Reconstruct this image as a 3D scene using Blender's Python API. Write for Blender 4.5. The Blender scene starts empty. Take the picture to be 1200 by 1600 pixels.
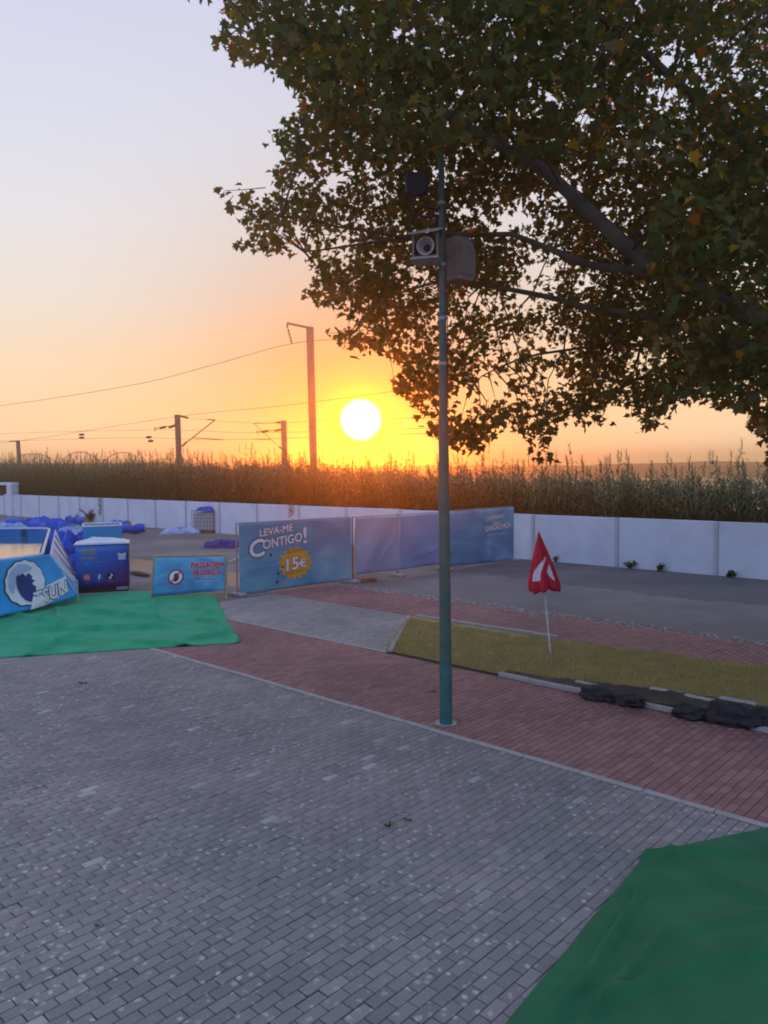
import bpy, math, random
import numpy as np
from mathutils import Vector, Matrix, noise

random.seed(7)
rng = np.random.default_rng(7)
scene = bpy.context.scene
COL = scene.collection
R = math.radians

# ------------------------------------------------------------------ camera
F, HY, ROLL, H = 1200.0, 733.0, 0.010, 3.5          # focal length in photo pixels, horizon row, roll, eye height
P = math.atan((800 - HY) / F)
CR, SR = math.cos(ROLL), math.sin(ROLL)
fw = Vector((0, math.cos(P), -math.sin(P))); up0 = Vector((0, math.sin(P), math.cos(P))); rt0 = Vector((1, 0, 0))
rt = rt0 * CR - up0 * SR
up = rt0 * SR + up0 * CR
cd = bpy.data.cameras.new('camera'); cam = bpy.data.objects.new('camera', cd); COL.objects.link(cam)
m = Matrix.Identity(4)
for i in range(3):
    m[i][0], m[i][1], m[i][2] = rt[i], up[i], -fw[i]
m.translation = (0, 0, H)
cam.matrix_world = m
cd.sensor_fit = 'VERTICAL'; cd.sensor_height = 36; cd.lens = 36 * F / 1600
cd.clip_start = 0.05; cd.clip_end = 6000
scene.camera = cam

# ------------------------------------------------------------------ light
SUN_EL, SUN_AZ = R(3.65), R(-1.65)                  # azimuth from +Y towards +X
sun_dir = Vector((math.sin(SUN_AZ) * math.cos(SUN_EL), math.cos(SUN_AZ) * math.cos(SUN_EL), math.sin(SUN_EL)))
world = bpy.data.worlds.new('World'); scene.world = world; world.use_nodes = True
nt = world.node_tree; nt.nodes.clear()
def N(tree, kind, **kw):
    n = tree.nodes.new(kind)
    for k, v in kw.items():
        setattr(n, k, v)
    return n
def sock(tree, node_in, val):
    if hasattr(val, 'is_output'):
        tree.links.new(val, node_in)
    else:
        node_in.default_value = val
def mth(tree, op, a, b=None, c=None, clamp=False):
    n = N(tree, 'ShaderNodeMath', operation=op); n.use_clamp = clamp
    for i, x in enumerate((a, b, c)):
        if x is not None:
            sock(tree, n.inputs[i], x)
    return n.outputs[0]
def ramp(tree, fac, stops, interp='LINEAR'):
    n = N(tree, 'ShaderNodeValToRGB'); e = n.color_ramp.elements; n.color_ramp.interpolation = interp
    while len(e) > 1:
        e.remove(e[-1])
    e[0].position = stops[0][0]; e[0].color = (*stops[0][1], 1)
    for p, c in stops[1:]:
        x = e.new(p); x.color = (*c, 1)
    sock(tree, n.inputs[0], fac)
    return n.outputs[0]
def lin(r, g, b):
    f = lambda c: (c / 255 / 12.92) if c <= 10 else ((c / 255 + 0.055) / 1.055) ** 2.4
    return (f(r), f(g), f(b))
def mixc(tree, fac, a, b, mode='MIX'):
    n = N(tree, 'ShaderNodeMix', data_type='RGBA', blend_type=mode)
    sock(tree, n.inputs[0], fac)
    for i, v in ((6, a), (7, b)):
        sock(tree, n.inputs[i], v if hasattr(v, 'is_output') else (*v, 1))
    return n.outputs[2]
tc = N(nt, 'ShaderNodeTexCoord')
sep = N(nt, 'ShaderNodeSeparateXYZ'); nt.links.new(tc.outputs['Generated'], sep.inputs[0])
elev = mth(nt, 'MAXIMUM', sep.outputs[2], 0.0)
SKY = [(0.0, (1.28, 0.86, 0.56)), (0.03, (1.25, 0.85, 0.54)), (0.075, (1.10, 0.74, 0.45)), (0.14, lin(247, 221, 190)),
       (0.21, lin(236, 226, 216)), (0.29, lin(230, 227, 230)), (0.38, lin(220, 222, 234)), (0.50, lin(212, 211, 234)),
       (0.75, lin(198, 205, 236)), (1.0, lin(190, 200, 238))]
base = ramp(nt, elev, SKY)
dotn = N(nt, 'ShaderNodeVectorMath', operation='DOT_PRODUCT'); nt.links.new(tc.outputs['Generated'], dotn.inputs[0])
dotn.inputs[1].default_value = sun_dir
ang = mth(nt, 'ARCCOSINE', mth(nt, 'MINIMUM', dotn.outputs['Value'], 0.9999999))
def gauss(w):
    q = mth(nt, 'DIVIDE', ang, w)
    return mth(nt, 'EXPONENT', mth(nt, 'MULTIPLY', mth(nt, 'MULTIPLY', q, q), -1.0))
# away from the sun the sky turns bright blue, raised to fill wall and ground
away = mth(nt, 'MULTIPLY_ADD', dotn.outputs['Value'], -0.5, 0.5)
base = mixc(nt, mth(nt, 'MULTIPLY', away, 0.96, clamp=True), base, (0.46, 0.68, 1.22))
wide = mixc(nt, mth(nt, 'MULTIPLY', gauss(0.24), 0.80), base, lin(150, 108, 72))
glow = mixc(nt, mth(nt, 'MULTIPLY', gauss(0.10), 0.8), wide, lin(70, 50, 5))
halo = mixc(nt, gauss(0.034), glow, (1.5, 0.95, 0.0))
disc = mth(nt, 'SUBTRACT', 1.0, mth(nt, 'SMOOTH_MIN', mth(nt, 'DIVIDE', mth(nt, 'MAXIMUM', mth(nt, 'SUBTRACT', ang, 0.0150), 0.0), 0.013), 1.0, 0.1), clamp=True)
sunc = mixc(nt, disc, halo, (6.0, 6.0, 5.0))
sky = N(nt, 'ShaderNodeTexSky', sky_type='NISHITA'); sky.sun_disc = False
sky.sun_elevation = SUN_EL; sky.sun_rotation = SUN_AZ; sky.dust_density = 1.0; sky.air_density = 1.0
b1 = N(nt, 'ShaderNodeBackground'); b1.inputs[1].default_value = 0.015; nt.links.new(sky.outputs[0], b1.inputs[0])
b2 = N(nt, 'ShaderNodeBackground'); b2.inputs[1].default_value = 1.0; nt.links.new(sunc, b2.inputs[0])
add = N(nt, 'ShaderNodeAddShader'); nt.links.new(b1.outputs[0], add.inputs[0]); nt.links.new(b2.outputs[0], add.inputs[1])
out = N(nt, 'ShaderNodeOutputWorld'); nt.links.new(add.outputs[0], out.inputs[0])
sl = bpy.data.lights.new('sun', 'SUN'); sl.energy = 1.15; sl.angle = R(0.6); sl.color = (1.0, 0.20, 0.005)
so = bpy.data.objects.new('sun', sl); COL.objects.link(so); so.location = (0, 0, 40)
so.rotation_euler = (-sun_dir).to_track_quat('-Z', 'Y').to_euler()
vs = scene.view_settings
vs.view_transform = 'Standard'; vs.look = 'None'; vs.exposure = 0.0; vs.gamma = 1.0; vs.use_curve_mapping = False
cy = scene.cycles
cy.max_bounces = 6; cy.diffuse_bounces = 3; cy.glossy_bounces = 2; cy.transmission_bounces = 4; cy.volume_bounces = 0
cy.transparent_max_bounces = 6; cy.use_denoising = True; cy.caustics_reflective = False; cy.caustics_refractive = False
cy.sample_clamp_indirect = 4.0
cy.pixel_filter_type = 'BLACKMAN_HARRIS'; cy.filter_width = 1.9

# ------------------------------------------------------------------ site frame and pixel helpers
AS = R(-43)
UX, UY = math.cos(AS), math.sin(AS)                 # u runs along the white wall, v away from the camera
VX, VY = -math.sin(AS), math.cos(AS)
def W(u, v, z=0.0):
    return Vector((u * UX + v * VX, u * UY + v * VY, z))
def UV(p):
    return (p[0] * UX + p[1] * UY, p[0] * VX + p[1] * VY)
def ray(x, y):
    a = (x - 600) / F; b = (800 - y) / F
    u = a * CR + b * SR; v = -a * SR + b * CR
    return Vector((u, math.cos(P) + v * math.sin(P), -math.sin(P) + v * math.cos(P)))
def gnd(x, y, z=0.0):
    d = ray(x, y); t = (z - H) / d.z
    return Vector((d.x * t, d.y * t, z))
def atY(x, y, Y):
    d = ray(x, y); t = Y / d.y
    return Vector((d.x * t, Y, H + d.z * t))
def atv(x, y, v):                                    # point on the pixel's ray at site depth v
    d = ray(x, y); t = v / (d.x * VX + d.y * VY)
    return Vector((d.x * t, d.y * t, H + d.z * t))
def project(p):
    q = np.asarray(p, dtype=float) - np.array([0, 0, H])
    z = q @ np.array(fw); x = q @ np.array(rt); y = q @ np.array(up)
    z = np.where(z < 0.05, 0.05, z)
    return 600 + F * x / z, 800 - F * y / z

# ------------------------------------------------------------------ materials
MATS = {}
def principled(name):
    mt = bpy.data.materials.new(name); mt.use_nodes = True
    t = mt.node_tree; b = t.nodes['Principled BSDF']
    return mt, t, b
def mat(name, col, rough=0.7, var=0.12, scale=3.0, metal=0.0, bump=0.0, bscale=40.0, dirt=None, dirt_scale=1.2, dirt_amt=0.5, spec=0.3, sheen=0.0, coord='Object'):
    """base colour with noise variation, optional second colour in patches, optional fine relief"""
    mt, t, b = principled(name)
    c = N(t, 'ShaderNodeTexCoord')
    n = N(t, 'ShaderNodeTexNoise'); n.inputs['Scale'].default_value = scale; n.inputs['Detail'].default_value = 5
    t.links.new(c.outputs[coord], n.inputs['Vector'])
    lo = tuple(x * (1 - var) for x in col); hi = tuple(min(1, x * (1 + var)) for x in col)
    cc = ramp(t, n.outputs['Fac'], [(0.3, lo), (0.7, hi)])
    if dirt:
        n2 = N(t, 'ShaderNodeTexNoise'); n2.inputs['Scale'].default_value = dirt_scale; n2.inputs['Detail'].default_value = 7; n2.inputs['Roughness'].default_value = 0.65
        t.links.new(c.outputs[coord], n2.inputs['Vector'])
        f = ramp(t, n2.outputs['Fac'], [(0.45, (0, 0, 0)), (0.7, (dirt_amt,) * 3)])
        cc = mixc(t, f, cc, dirt)
    t.links.new(cc, b.inputs['Base Color'])
    b.inputs['Roughness'].default_value = rough; b.inputs['Metallic'].default_value = metal
    b.inputs['Specular IOR Level'].default_value = spec
    if sheen:
        b.inputs['Sheen Weight'].default_value = sheen; b.inputs['Sheen Roughness'].default_value = 0.5
    if bump:
        n3 = N(t, 'ShaderNodeTexNoise'); n3.inputs['Scale'].default_value = bscale; n3.inputs['Detail'].default_value = 4
        t.links.new(c.outputs[coord], n3.inputs['Vector'])
        bp = N(t, 'ShaderNodeBump'); bp.inputs['Strength'].default_value = bump; bp.inputs['Distance'].default_value = 0.02
        t.links.new(n3.outputs['Fac'], bp.inputs['Height']); t.links.new(bp.outputs[0], b.inputs['Normal'])
    MATS[name] = mt
    return mt

def brick_mat(name, stops, spot, spot_amt, rough=0.75):
    mt, t, b = principled(name)
    g = N(t, 'ShaderNodeNewGeometry'); oi = N(t, 'ShaderNodeObjectInfo')
    r = mth(t, 'FRACT', mth(t, 'ADD', g.outputs['Random Per Island'], oi.outputs['Random']))
    cc = ramp(t, r, stops)
    def noise_(scale, detail=4, rough_=0.6):
        n = N(t, 'ShaderNodeTexNoise'); n.inputs['Scale'].default_value = scale; n.inputs['Detail'].default_value = detail
        n.inputs['Roughness'].default_value = rough_; t.links.new(g.outputs['Position'], n.inputs['Vector'])
        return n.outputs['Fac']
    cc = mixc(t, 1.0, cc, ramp(t, noise_(0.45, 3), [(0.3, (0.78, 0.8, 0.82)), (0.7, (1.18, 1.15, 1.13))]), 'MULTIPLY')
    cc = mixc(t, 1.0, cc, ramp(t, noise_(70, 3), [(0.3, (0.82,) * 3), (0.7, (1.15,) * 3)]), 'MULTIPLY')
    vo = N(t, 'ShaderNodeTexVoronoi'); vo.inputs['Scale'].default_value = 13.0
    wv = N(t, 'ShaderNodeVectorMath', operation='ADD')
    nn = N(t, 'ShaderNodeTexNoise'); nn.inputs['Scale'].default_value = 24; t.links.new(g.outputs['Position'], nn.inputs['Vector'])
    sc = N(t, 'ShaderNodeVectorMath', operation='SCALE'); sc.inputs['Scale'].default_value = 0.045
    t.links.new(nn.outputs['Color'], sc.inputs[0]); t.links.new(sc.outputs[0], wv.inputs[1]); t.links.new(g.outputs['Position'], wv.inputs[0])
    t.links.new(wv.outputs[0], vo.inputs['Vector'])
    ds = ramp(t, vo.outputs['Distance'], [(0.20, (1, 1, 1)), (0.36, (0, 0, 0))])
    pick = N(t, 'ShaderNodeSeparateColor'); t.links.new(vo.outputs['Color'], pick.inputs[0])
    pk = ramp(t, pick.outputs[0], [(0.38, (0, 0, 0)), (0.75, (1, 1, 1))])
    zone = ramp(t, noise_(0.55, 4, 0.7), [(0.36, (0.10,) * 3), (0.60, (1, 1, 1))])
    f = mth(t, 'MULTIPLY', mth(t, 'MULTIPLY', ds, pk), mth(t, 'MULTIPLY', zone, spot_amt))
    f = mth(t, 'MULTIPLY', f, ramp(t, noise_(90, 2), [(0.35, (0.25,) * 3), (0.6, (1, 1, 1))]))
    cc = mixc(t, f, cc, spot)
    t.links.new(cc, b.inputs['Base Color']); b.inputs['Roughness'].default_value = rough; b.inputs['Specular IOR Level'].default_value = 0.3
    bp = N(t, 'ShaderNodeBump'); bp.inputs['Strength'].default_value = 0.35; bp.inputs['Distance'].default_value = 0.006
    t.links.new(noise_(110, 3), bp.inputs['Height']); t.links.new(bp.outputs[0], b.inputs['Normal'])
    return mt

def leaf_mat(name, stops, trans=0.45, rough=0.55):
    mt, t, b = principled(name)
    g = N(t, 'ShaderNodeNewGeometry')
    cc = ramp(t, g.outputs['Random Per Island'], stops, 'CONSTANT' if len(stops) > 5 else 'LINEAR')
    t.links.new(cc, b.inputs['Base Color']); b.inputs['Roughness'].default_value = rough; b.inputs['Specular IOR Level'].default_value = 0.25
    tr = N(t, 'ShaderNodeBsdfTranslucent'); t.links.new(mixc(t, 1.0, cc, (1.5, 1.35, 0.7), 'MULTIPLY'), tr.inputs[0])
    mx = N(t, 'ShaderNodeMixShader'); mx.inputs[0].default_value = trans
    t.links.new(b.outputs[0], mx.inputs[1]); t.links.new(tr.outputs[0], mx.inputs[2])
    t.links.new(mx.outputs[0], t.nodes['Material Output'].inputs[0])
    return mt

def print_mat(name, stops, rough=0.45, scale=1.6, dist=1.2, vert=0.5, translucent=0.0):
    """printed vinyl: soft cloudy blues from noise and height on the sheet (UV)"""
    mt, t, b = principled(name)
    c = N(t, 'ShaderNodeTexCoord'); s = N(t, 'ShaderNodeSeparateXYZ'); t.links.new(c.outputs['UV'], s.inputs[0])
    n = N(t, 'ShaderNodeTexNoise'); n.inputs['Scale'].default_value = scale; n.inputs['Detail'].default_value = 4; n.inputs['Distortion'].default_value = dist
    t.links.new(c.outputs['UV'], n.inputs['Vector'])
    f = mth(t, 'MULTIPLY_ADD', mth(t, 'SUBTRACT', s.outputs[1], 0.5), vert, n.outputs['Fac'])
    cc = ramp(t, f, stops)
    t.links.new(cc, b.inputs['Base Color']); b.inputs['Roughness'].default_value = rough
    if translucent:
        tr = N(t, 'ShaderNodeBsdfTranslucent'); t.links.new(cc, tr.inputs[0])
        mx = N(t, 'ShaderNodeMixShader'); mx.inputs[0].default_value = translucent
        t.links.new(b.outputs[0], mx.inputs[1]); t.links.new(tr.outputs[0], mx.inputs[2])
        t.links.new(mx.outputs[0], t.nodes['Material Output'].inputs[0])
    return mt

mat('asphalt', (0.20, 0.178, 0.168), 0.9, 0.25, 0.35, bump=0.5, bscale=60, dirt=(0.095, 0.095, 0.10), dirt_scale=0.22, dirt_amt=0.65)
mat('earth', (0.10, 0.085, 0.06), 0.95, 0.3, 0.5, bump=0.4)
mat('joint', (0.030, 0.031, 0.036), 0.95, 0.3, 8, bump=0.4)
mat('joint_red', (0.062, 0.042, 0.042), 0.95, 0.3, 8, bump=0.4)
mat('kerb', (0.42, 0.37, 0.35), 0.85, 0.2, 3, bump=0.4, dirt=(0.15, 0.14, 0.13), dirt_scale=3, dirt_amt=0.7)
mat('white_wall', (0.70, 0.75, 0.84), 0.85, 0.05, 1.5, bump=0.15, bscale=30, dirt=(0.50, 0.53, 0.62), dirt_scale=0.8, dirt_amt=0.5)
mat('wall_post', (0.52, 0.53, 0.58), 0.85, 0.08, 2, bump=0.15)
mat('turf', (0.014, 0.35, 0.155), 0.9, 0.18, 2.5, bump=0.5, bscale=220, dirt=(0.07, 0.38, 0.22), dirt_scale=0.7, dirt_amt=0.7, sheen=0.05)
mat('turf_dark', (0.018, 0.135, 0.050), 0.9, 0.18, 2.5, bump=0.5, bscale=220, dirt=(0.035, 0.17, 0.055), dirt_scale=0.8, dirt_amt=0.7, sheen=0.05)
mat('soil', (0.075, 0.058, 0.045), 0.95, 0.3, 4, bump=0.8, bscale=18)
mat('stone_dark', (0.030, 0.029, 0.032), 0.85, 0.3, 5, bump=0.8, bscale=14)
mat('teal_paint', (0.032, 0.118, 0.112), 0.5, 0.18, 6, dirt=(0.06, 0.10, 0.09), dirt_scale=5, dirt_amt=0.5)
mat('green_paint', (0.042, 0.122, 0.100), 0.5, 0.15, 6, dirt=(0.085, 0.105, 0.085), dirt_scale=4, dirt_amt=0.5)
mat('grey_metal', (0.32, 0.31, 0.30), 0.5, 0.12, 6, metal=0.3)
mat('white_metal', (0.62, 0.62, 0.64), 0.4, 0.1, 6, metal=0.2)
mat('dark_metal', (0.035, 0.034, 0.040), 0.5, 0.2, 6, metal=0.2)
mat('speaker_tan', (0.25, 0.20, 0.165), 0.6, 0.12, 8, dirt=(0.12, 0.1, 0.085), dirt_scale=9)
mat('speaker_light', (0.46, 0.42, 0.40), 0.55, 0.12, 8, dirt=(0.25, 0.22, 0.2), dirt_scale=9)
mat('concrete_mast', (0.16, 0.13, 0.12), 0.85, 0.2, 2)
mat('insulator', (0.10, 0.06, 0.05), 0.4, 0.2, 4)
mat('wire', (0.06, 0.055, 0.055), 0.5, 0.1, 4)
mat('far_concrete', (0.30, 0.27, 0.27), 0.9, 0.1, 0.1)
mat('far_trees', (0.055, 0.060, 0.050), 0.95, 0.4, 0.02)
mat('red_cloth', (0.56, 0.010, 0.045), 0.7, 0.18, 5, dirt=(0.40, 0.01, 0.03), dirt_scale=6)
mat('white_print', (0.72, 0.70, 0.72), 0.6, 0.06, 6)
mat('pole_white', (0.55, 0.54, 0.54), 0.5, 0.1, 8)
mat('blue_tarp', (0.001, 0.10, 0.58), 0.38, 0.35, 1.5, dirt=(0.002, 0.05, 0.27), dirt_scale=1.2, dirt_amt=0.8)
mat('pale_tarp', (0.42, 0.50, 0.66), 0.45, 0.25, 1.6, dirt=(0.10, 0.20, 0.50), dirt_scale=1.4, dirt_amt=0.8)
mat('purple_tarp', (0.055, 0.040, 0.24), 0.55, 0.3, 2)
mat('liner_blue', (0.001, 0.21, 0.52), 0.4, 0.15, 1.2, dirt=(0.004, 0.08, 0.33), dirt_scale=0.7, dirt_amt=0.8)
mat('liner_dark', (0.006, 0.050, 0.12), 0.5, 0.2, 2)
mat('fabric_white', (0.58, 0.60, 0.68), 0.6, 0.1, 3, dirt=(0.36, 0.37, 0.48), dirt_scale=3)
mat('fabric_grey', (0.24, 0.25, 0.34), 0.6, 0.1, 3)
mat('ink_navy', (0.010, 0.020, 0.10), 0.5, 0.1, 4)
mat('ink_deep_blue', (0.006, 0.045, 0.20), 0.5, 0.15, 4)
mat('ink_white', (0.80, 0.79, 0.82), 0.5, 0.05, 4)
mat('ink_pale', (0.40, 0.50, 0.72), 0.5, 0.1, 4)
mat('ink_yellow', (0.70, 0.36, 0.03), 0.5, 0.1, 4)
mat('ink_ochre', (0.34, 0.15, 0.02), 0.5, 0.1, 4)
mat('ink_red', (0.36, 0.012, 0.045), 0.5, 0.1, 4)
mat('ink_pink', (0.74, 0.50, 0.60), 0.5, 0.1, 4)
mat('ink_black', (0.012, 0.012, 0.018), 0.5, 0.1, 4)
mat('ink_gold', (0.36, 0.30, 0.12), 0.5, 0.1, 4)
mat('icon_red', (0.55, 0.07, 0.09), 0.5, 0.2, 4)
mat('icon_blue', (0.012, 0.10, 0.40), 0.5, 0.1, 4)
mat('yellow_frame', (0.46, 0.33, 0.16), 0.55, 0.2, 6, dirt=(0.22, 0.16, 0.1), dirt_scale=8)
mat('wood_brown', (0.20, 0.11, 0.06), 0.8, 0.25, 5, bump=0.3)
mat('tan_core', (0.46, 0.27, 0.11), 0.8, 0.2, 4)
mat('tank_plastic', (0.55, 0.54, 0.54), 0.5, 0.08, 2)
mat('cage_metal', (0.27, 0.25, 0.25), 0.5, 0.1, 5, metal=0.4)
mat('bark', (0.115, 0.085, 0.060), 0.9, 0.35, 4, bump=0.6, bscale=14, dirt=(0.20, 0.17, 0.12), dirt_scale=3, dirt_amt=0.6)
mat('dark_inside', (0.02, 0.022, 0.026), 0.9, 0.2, 3)
mat('orange_ground', (0.44, 0.26, 0.15), 0.95, 0.2, 0.8, bump=0.5, bscale=30, dirt=(0.22, 0.16, 0.12), dirt_scale=0.8, dirt_amt=0.7)
brick_grey = brick_mat('brick_grey', [(0.0, (0.215, 0.195, 0.185)), (0.5, (0.240, 0.217, 0.204)), (0.95, (0.270, 0.240, 0.224)), (0.985, (0.30, 0.27, 0.25)), (1.0, (0.42, 0.375, 0.35))], (0.70, 0.60, 0.58), 0.95)
brick_red = brick_mat('brick_red', [(0.0, (0.235, 0.115, 0.103)), (0.5, (0.27, 0.135, 0.120)), (1.0, (0.32, 0.168, 0.148))], (0.42, 0.32, 0.32), 0.4)
brick_pale = brick_mat('brick_pale', [(0.0, (0.25, 0.23, 0.215)), (0.5, (0.285, 0.262, 0.245)), (1.0, (0.33, 0.30, 0.285))], (0.42, 0.40, 0.40), 0.4)
reed_leaf = leaf_mat('reed_leaf', [(0.0, (0.042, 0.086, 0.036)), (0.5, (0.060, 0.108, 0.046)), (1.0, (0.092, 0.126, 0.058))], 0.15)
grass_leaf = leaf_mat('grass_blade', [(0.0, (0.27, 0.25, 0.09)), (0.6, (0.36, 0.30, 0.105)), (1.0, (0.48, 0.36, 0.16))], 0.25)
plane_leaf = leaf_mat('plane_leaf', [(0.0, (0.080, 0.098, 0.030)), (0.3, (0.105, 0.118, 0.034)), (0.55, (0.13, 0.122, 0.038)), (0.78, (0.17, 0.125, 0.040)),
                                     (0.91, (0.19, 0.12, 0.03)), (0.965, (0.32, 0.18, 0.025)), (0.99, (0.34, 0.12, 0.02))], 0.5)
weed_leaf = leaf_mat('weed_leaf', [(0.0, (0.03, 0.06, 0.02)), (1.0, (0.07, 0.11, 0.03))], 0.3)
BLUES = [(0.25, lin(10, 105, 160)), (0.45, lin(35, 145, 190)), (0.6, lin(90, 180, 205)), (0.8, lin(145, 200, 212))]
pr_sign = print_mat('print_sign', BLUES, vert=0.15)
pr_first = print_mat('print_first', [(0.2, lin(15, 108, 150)), (0.42, lin(50, 150, 185)), (0.6, lin(115, 180, 200)), (0.85, lin(160, 195, 206))], vert=-0.1, translucent=0.12)
pr_plain = print_mat('print_plain', [(0.2, lin(125, 148, 185)), (0.5, lin(162, 174, 200)), (0.8, lin(188, 192, 208))], scale=0.8, dist=0.4, vert=0.2, translucent=0.2)
pr_mid = print_mat('print_mid', [(0.2, lin(90, 132, 180)), (0.5, lin(120, 157, 196)), (0.8, lin(150, 172, 205))], scale=0.8, dist=0.4, vert=0.2, translucent=0.15)
pr_third = print_mat('print_third', [(0.2, lin(25, 95, 145)), (0.45, lin(55, 138, 175)), (0.62, lin(110, 172, 195)), (0.85, lin(70, 142, 178))], scale=2.0, vert=0.1, translucent=0.1)
pr_pool = print_mat('print_pool', [(0.15, lin(0, 152, 225)), (0.4, lin(0, 165, 232)), (0.62, lin(0, 145, 212)), (0.85, lin(20, 172, 215))], scale=1.2, vert=0.5)
def box_print():
    mt, t, b = principled('print_box')
    c = N(t, 'ShaderNodeTexCoord'); s = N(t, 'ShaderNodeSeparateXYZ'); t.links.new(c.outputs['UV'], s.inputs[0])
    f = mth(t, 'ADD', mth(t, 'MULTIPLY', s.outputs[0], 0.45), mth(t, 'MULTIPLY', mth(t, 'SUBTRACT', 1.0, s.outputs[1]), 0.62))
    cc = ramp(t, f, [(0.15, lin(0, 110, 200)), (0.5, lin(0, 84, 175)), (0.72, lin(34, 52, 145)), (0.86, lin(82, 38, 118)), (1.0, lin(118, 30, 92))])
    t.links.new(cc, b.inputs['Base Color']); b.inputs['Roughness'].default_value = 0.4
    return mt
pr_box = box_print()
def water_mat(name, col, rough, scale, strength):
    mt, t, b = principled(name)
    b.inputs['Base Color'].default_value = (*col, 1); b.inputs['Roughness'].default_value = rough; b.inputs['Specular IOR Level'].default_value = 0.6
    g = N(t, 'ShaderNodeNewGeometry'); n = N(t, 'ShaderNodeTexNoise'); n.inputs['Scale'].default_value = scale; n.inputs['Detail'].default_value = 3
    t.links.new(g.outputs['Position'], n.inputs['Vector'])
    bp = N(t, 'ShaderNodeBump'); bp.inputs['Strength'].default_value = strength; bp.inputs['Distance'].default_value = 0.05
    t.links.new(n.outputs['Fac'], bp.inputs['Height']); t.links.new(bp.outputs[0], b.inputs['Normal'])
    return mt
river_water = water_mat('river_water', (0.05, 0.06, 0.07), 0.12, 0.6, 0.15)
pool_water = water_mat('pool_water', (0.02, 0.14, 0.25), 0.04, 3.0, 0.06)
def plastic_mat():
    mt, t, b = principled('clear_plastic')
    b.inputs['Base Color'].default_value = (0.72, 0.76, 0.86, 1); b.inputs['Roughness'].default_value = 0.22
    tr = N(t, 'ShaderNodeBsdfTransparent'); mx = N(t, 'ShaderNodeMixShader'); mx.inputs[0].default_value = 0.25
    t.links.new(b.outputs[0], mx.inputs[1]); t.links.new(tr.outputs[0], mx.inputs[2]); t.links.new(mx.outputs[0], t.nodes['Material Output'].inputs[0])
    return mt
plastic = plastic_mat()
def M(x):
    return MATS[x] if isinstance(x, str) else x

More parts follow.
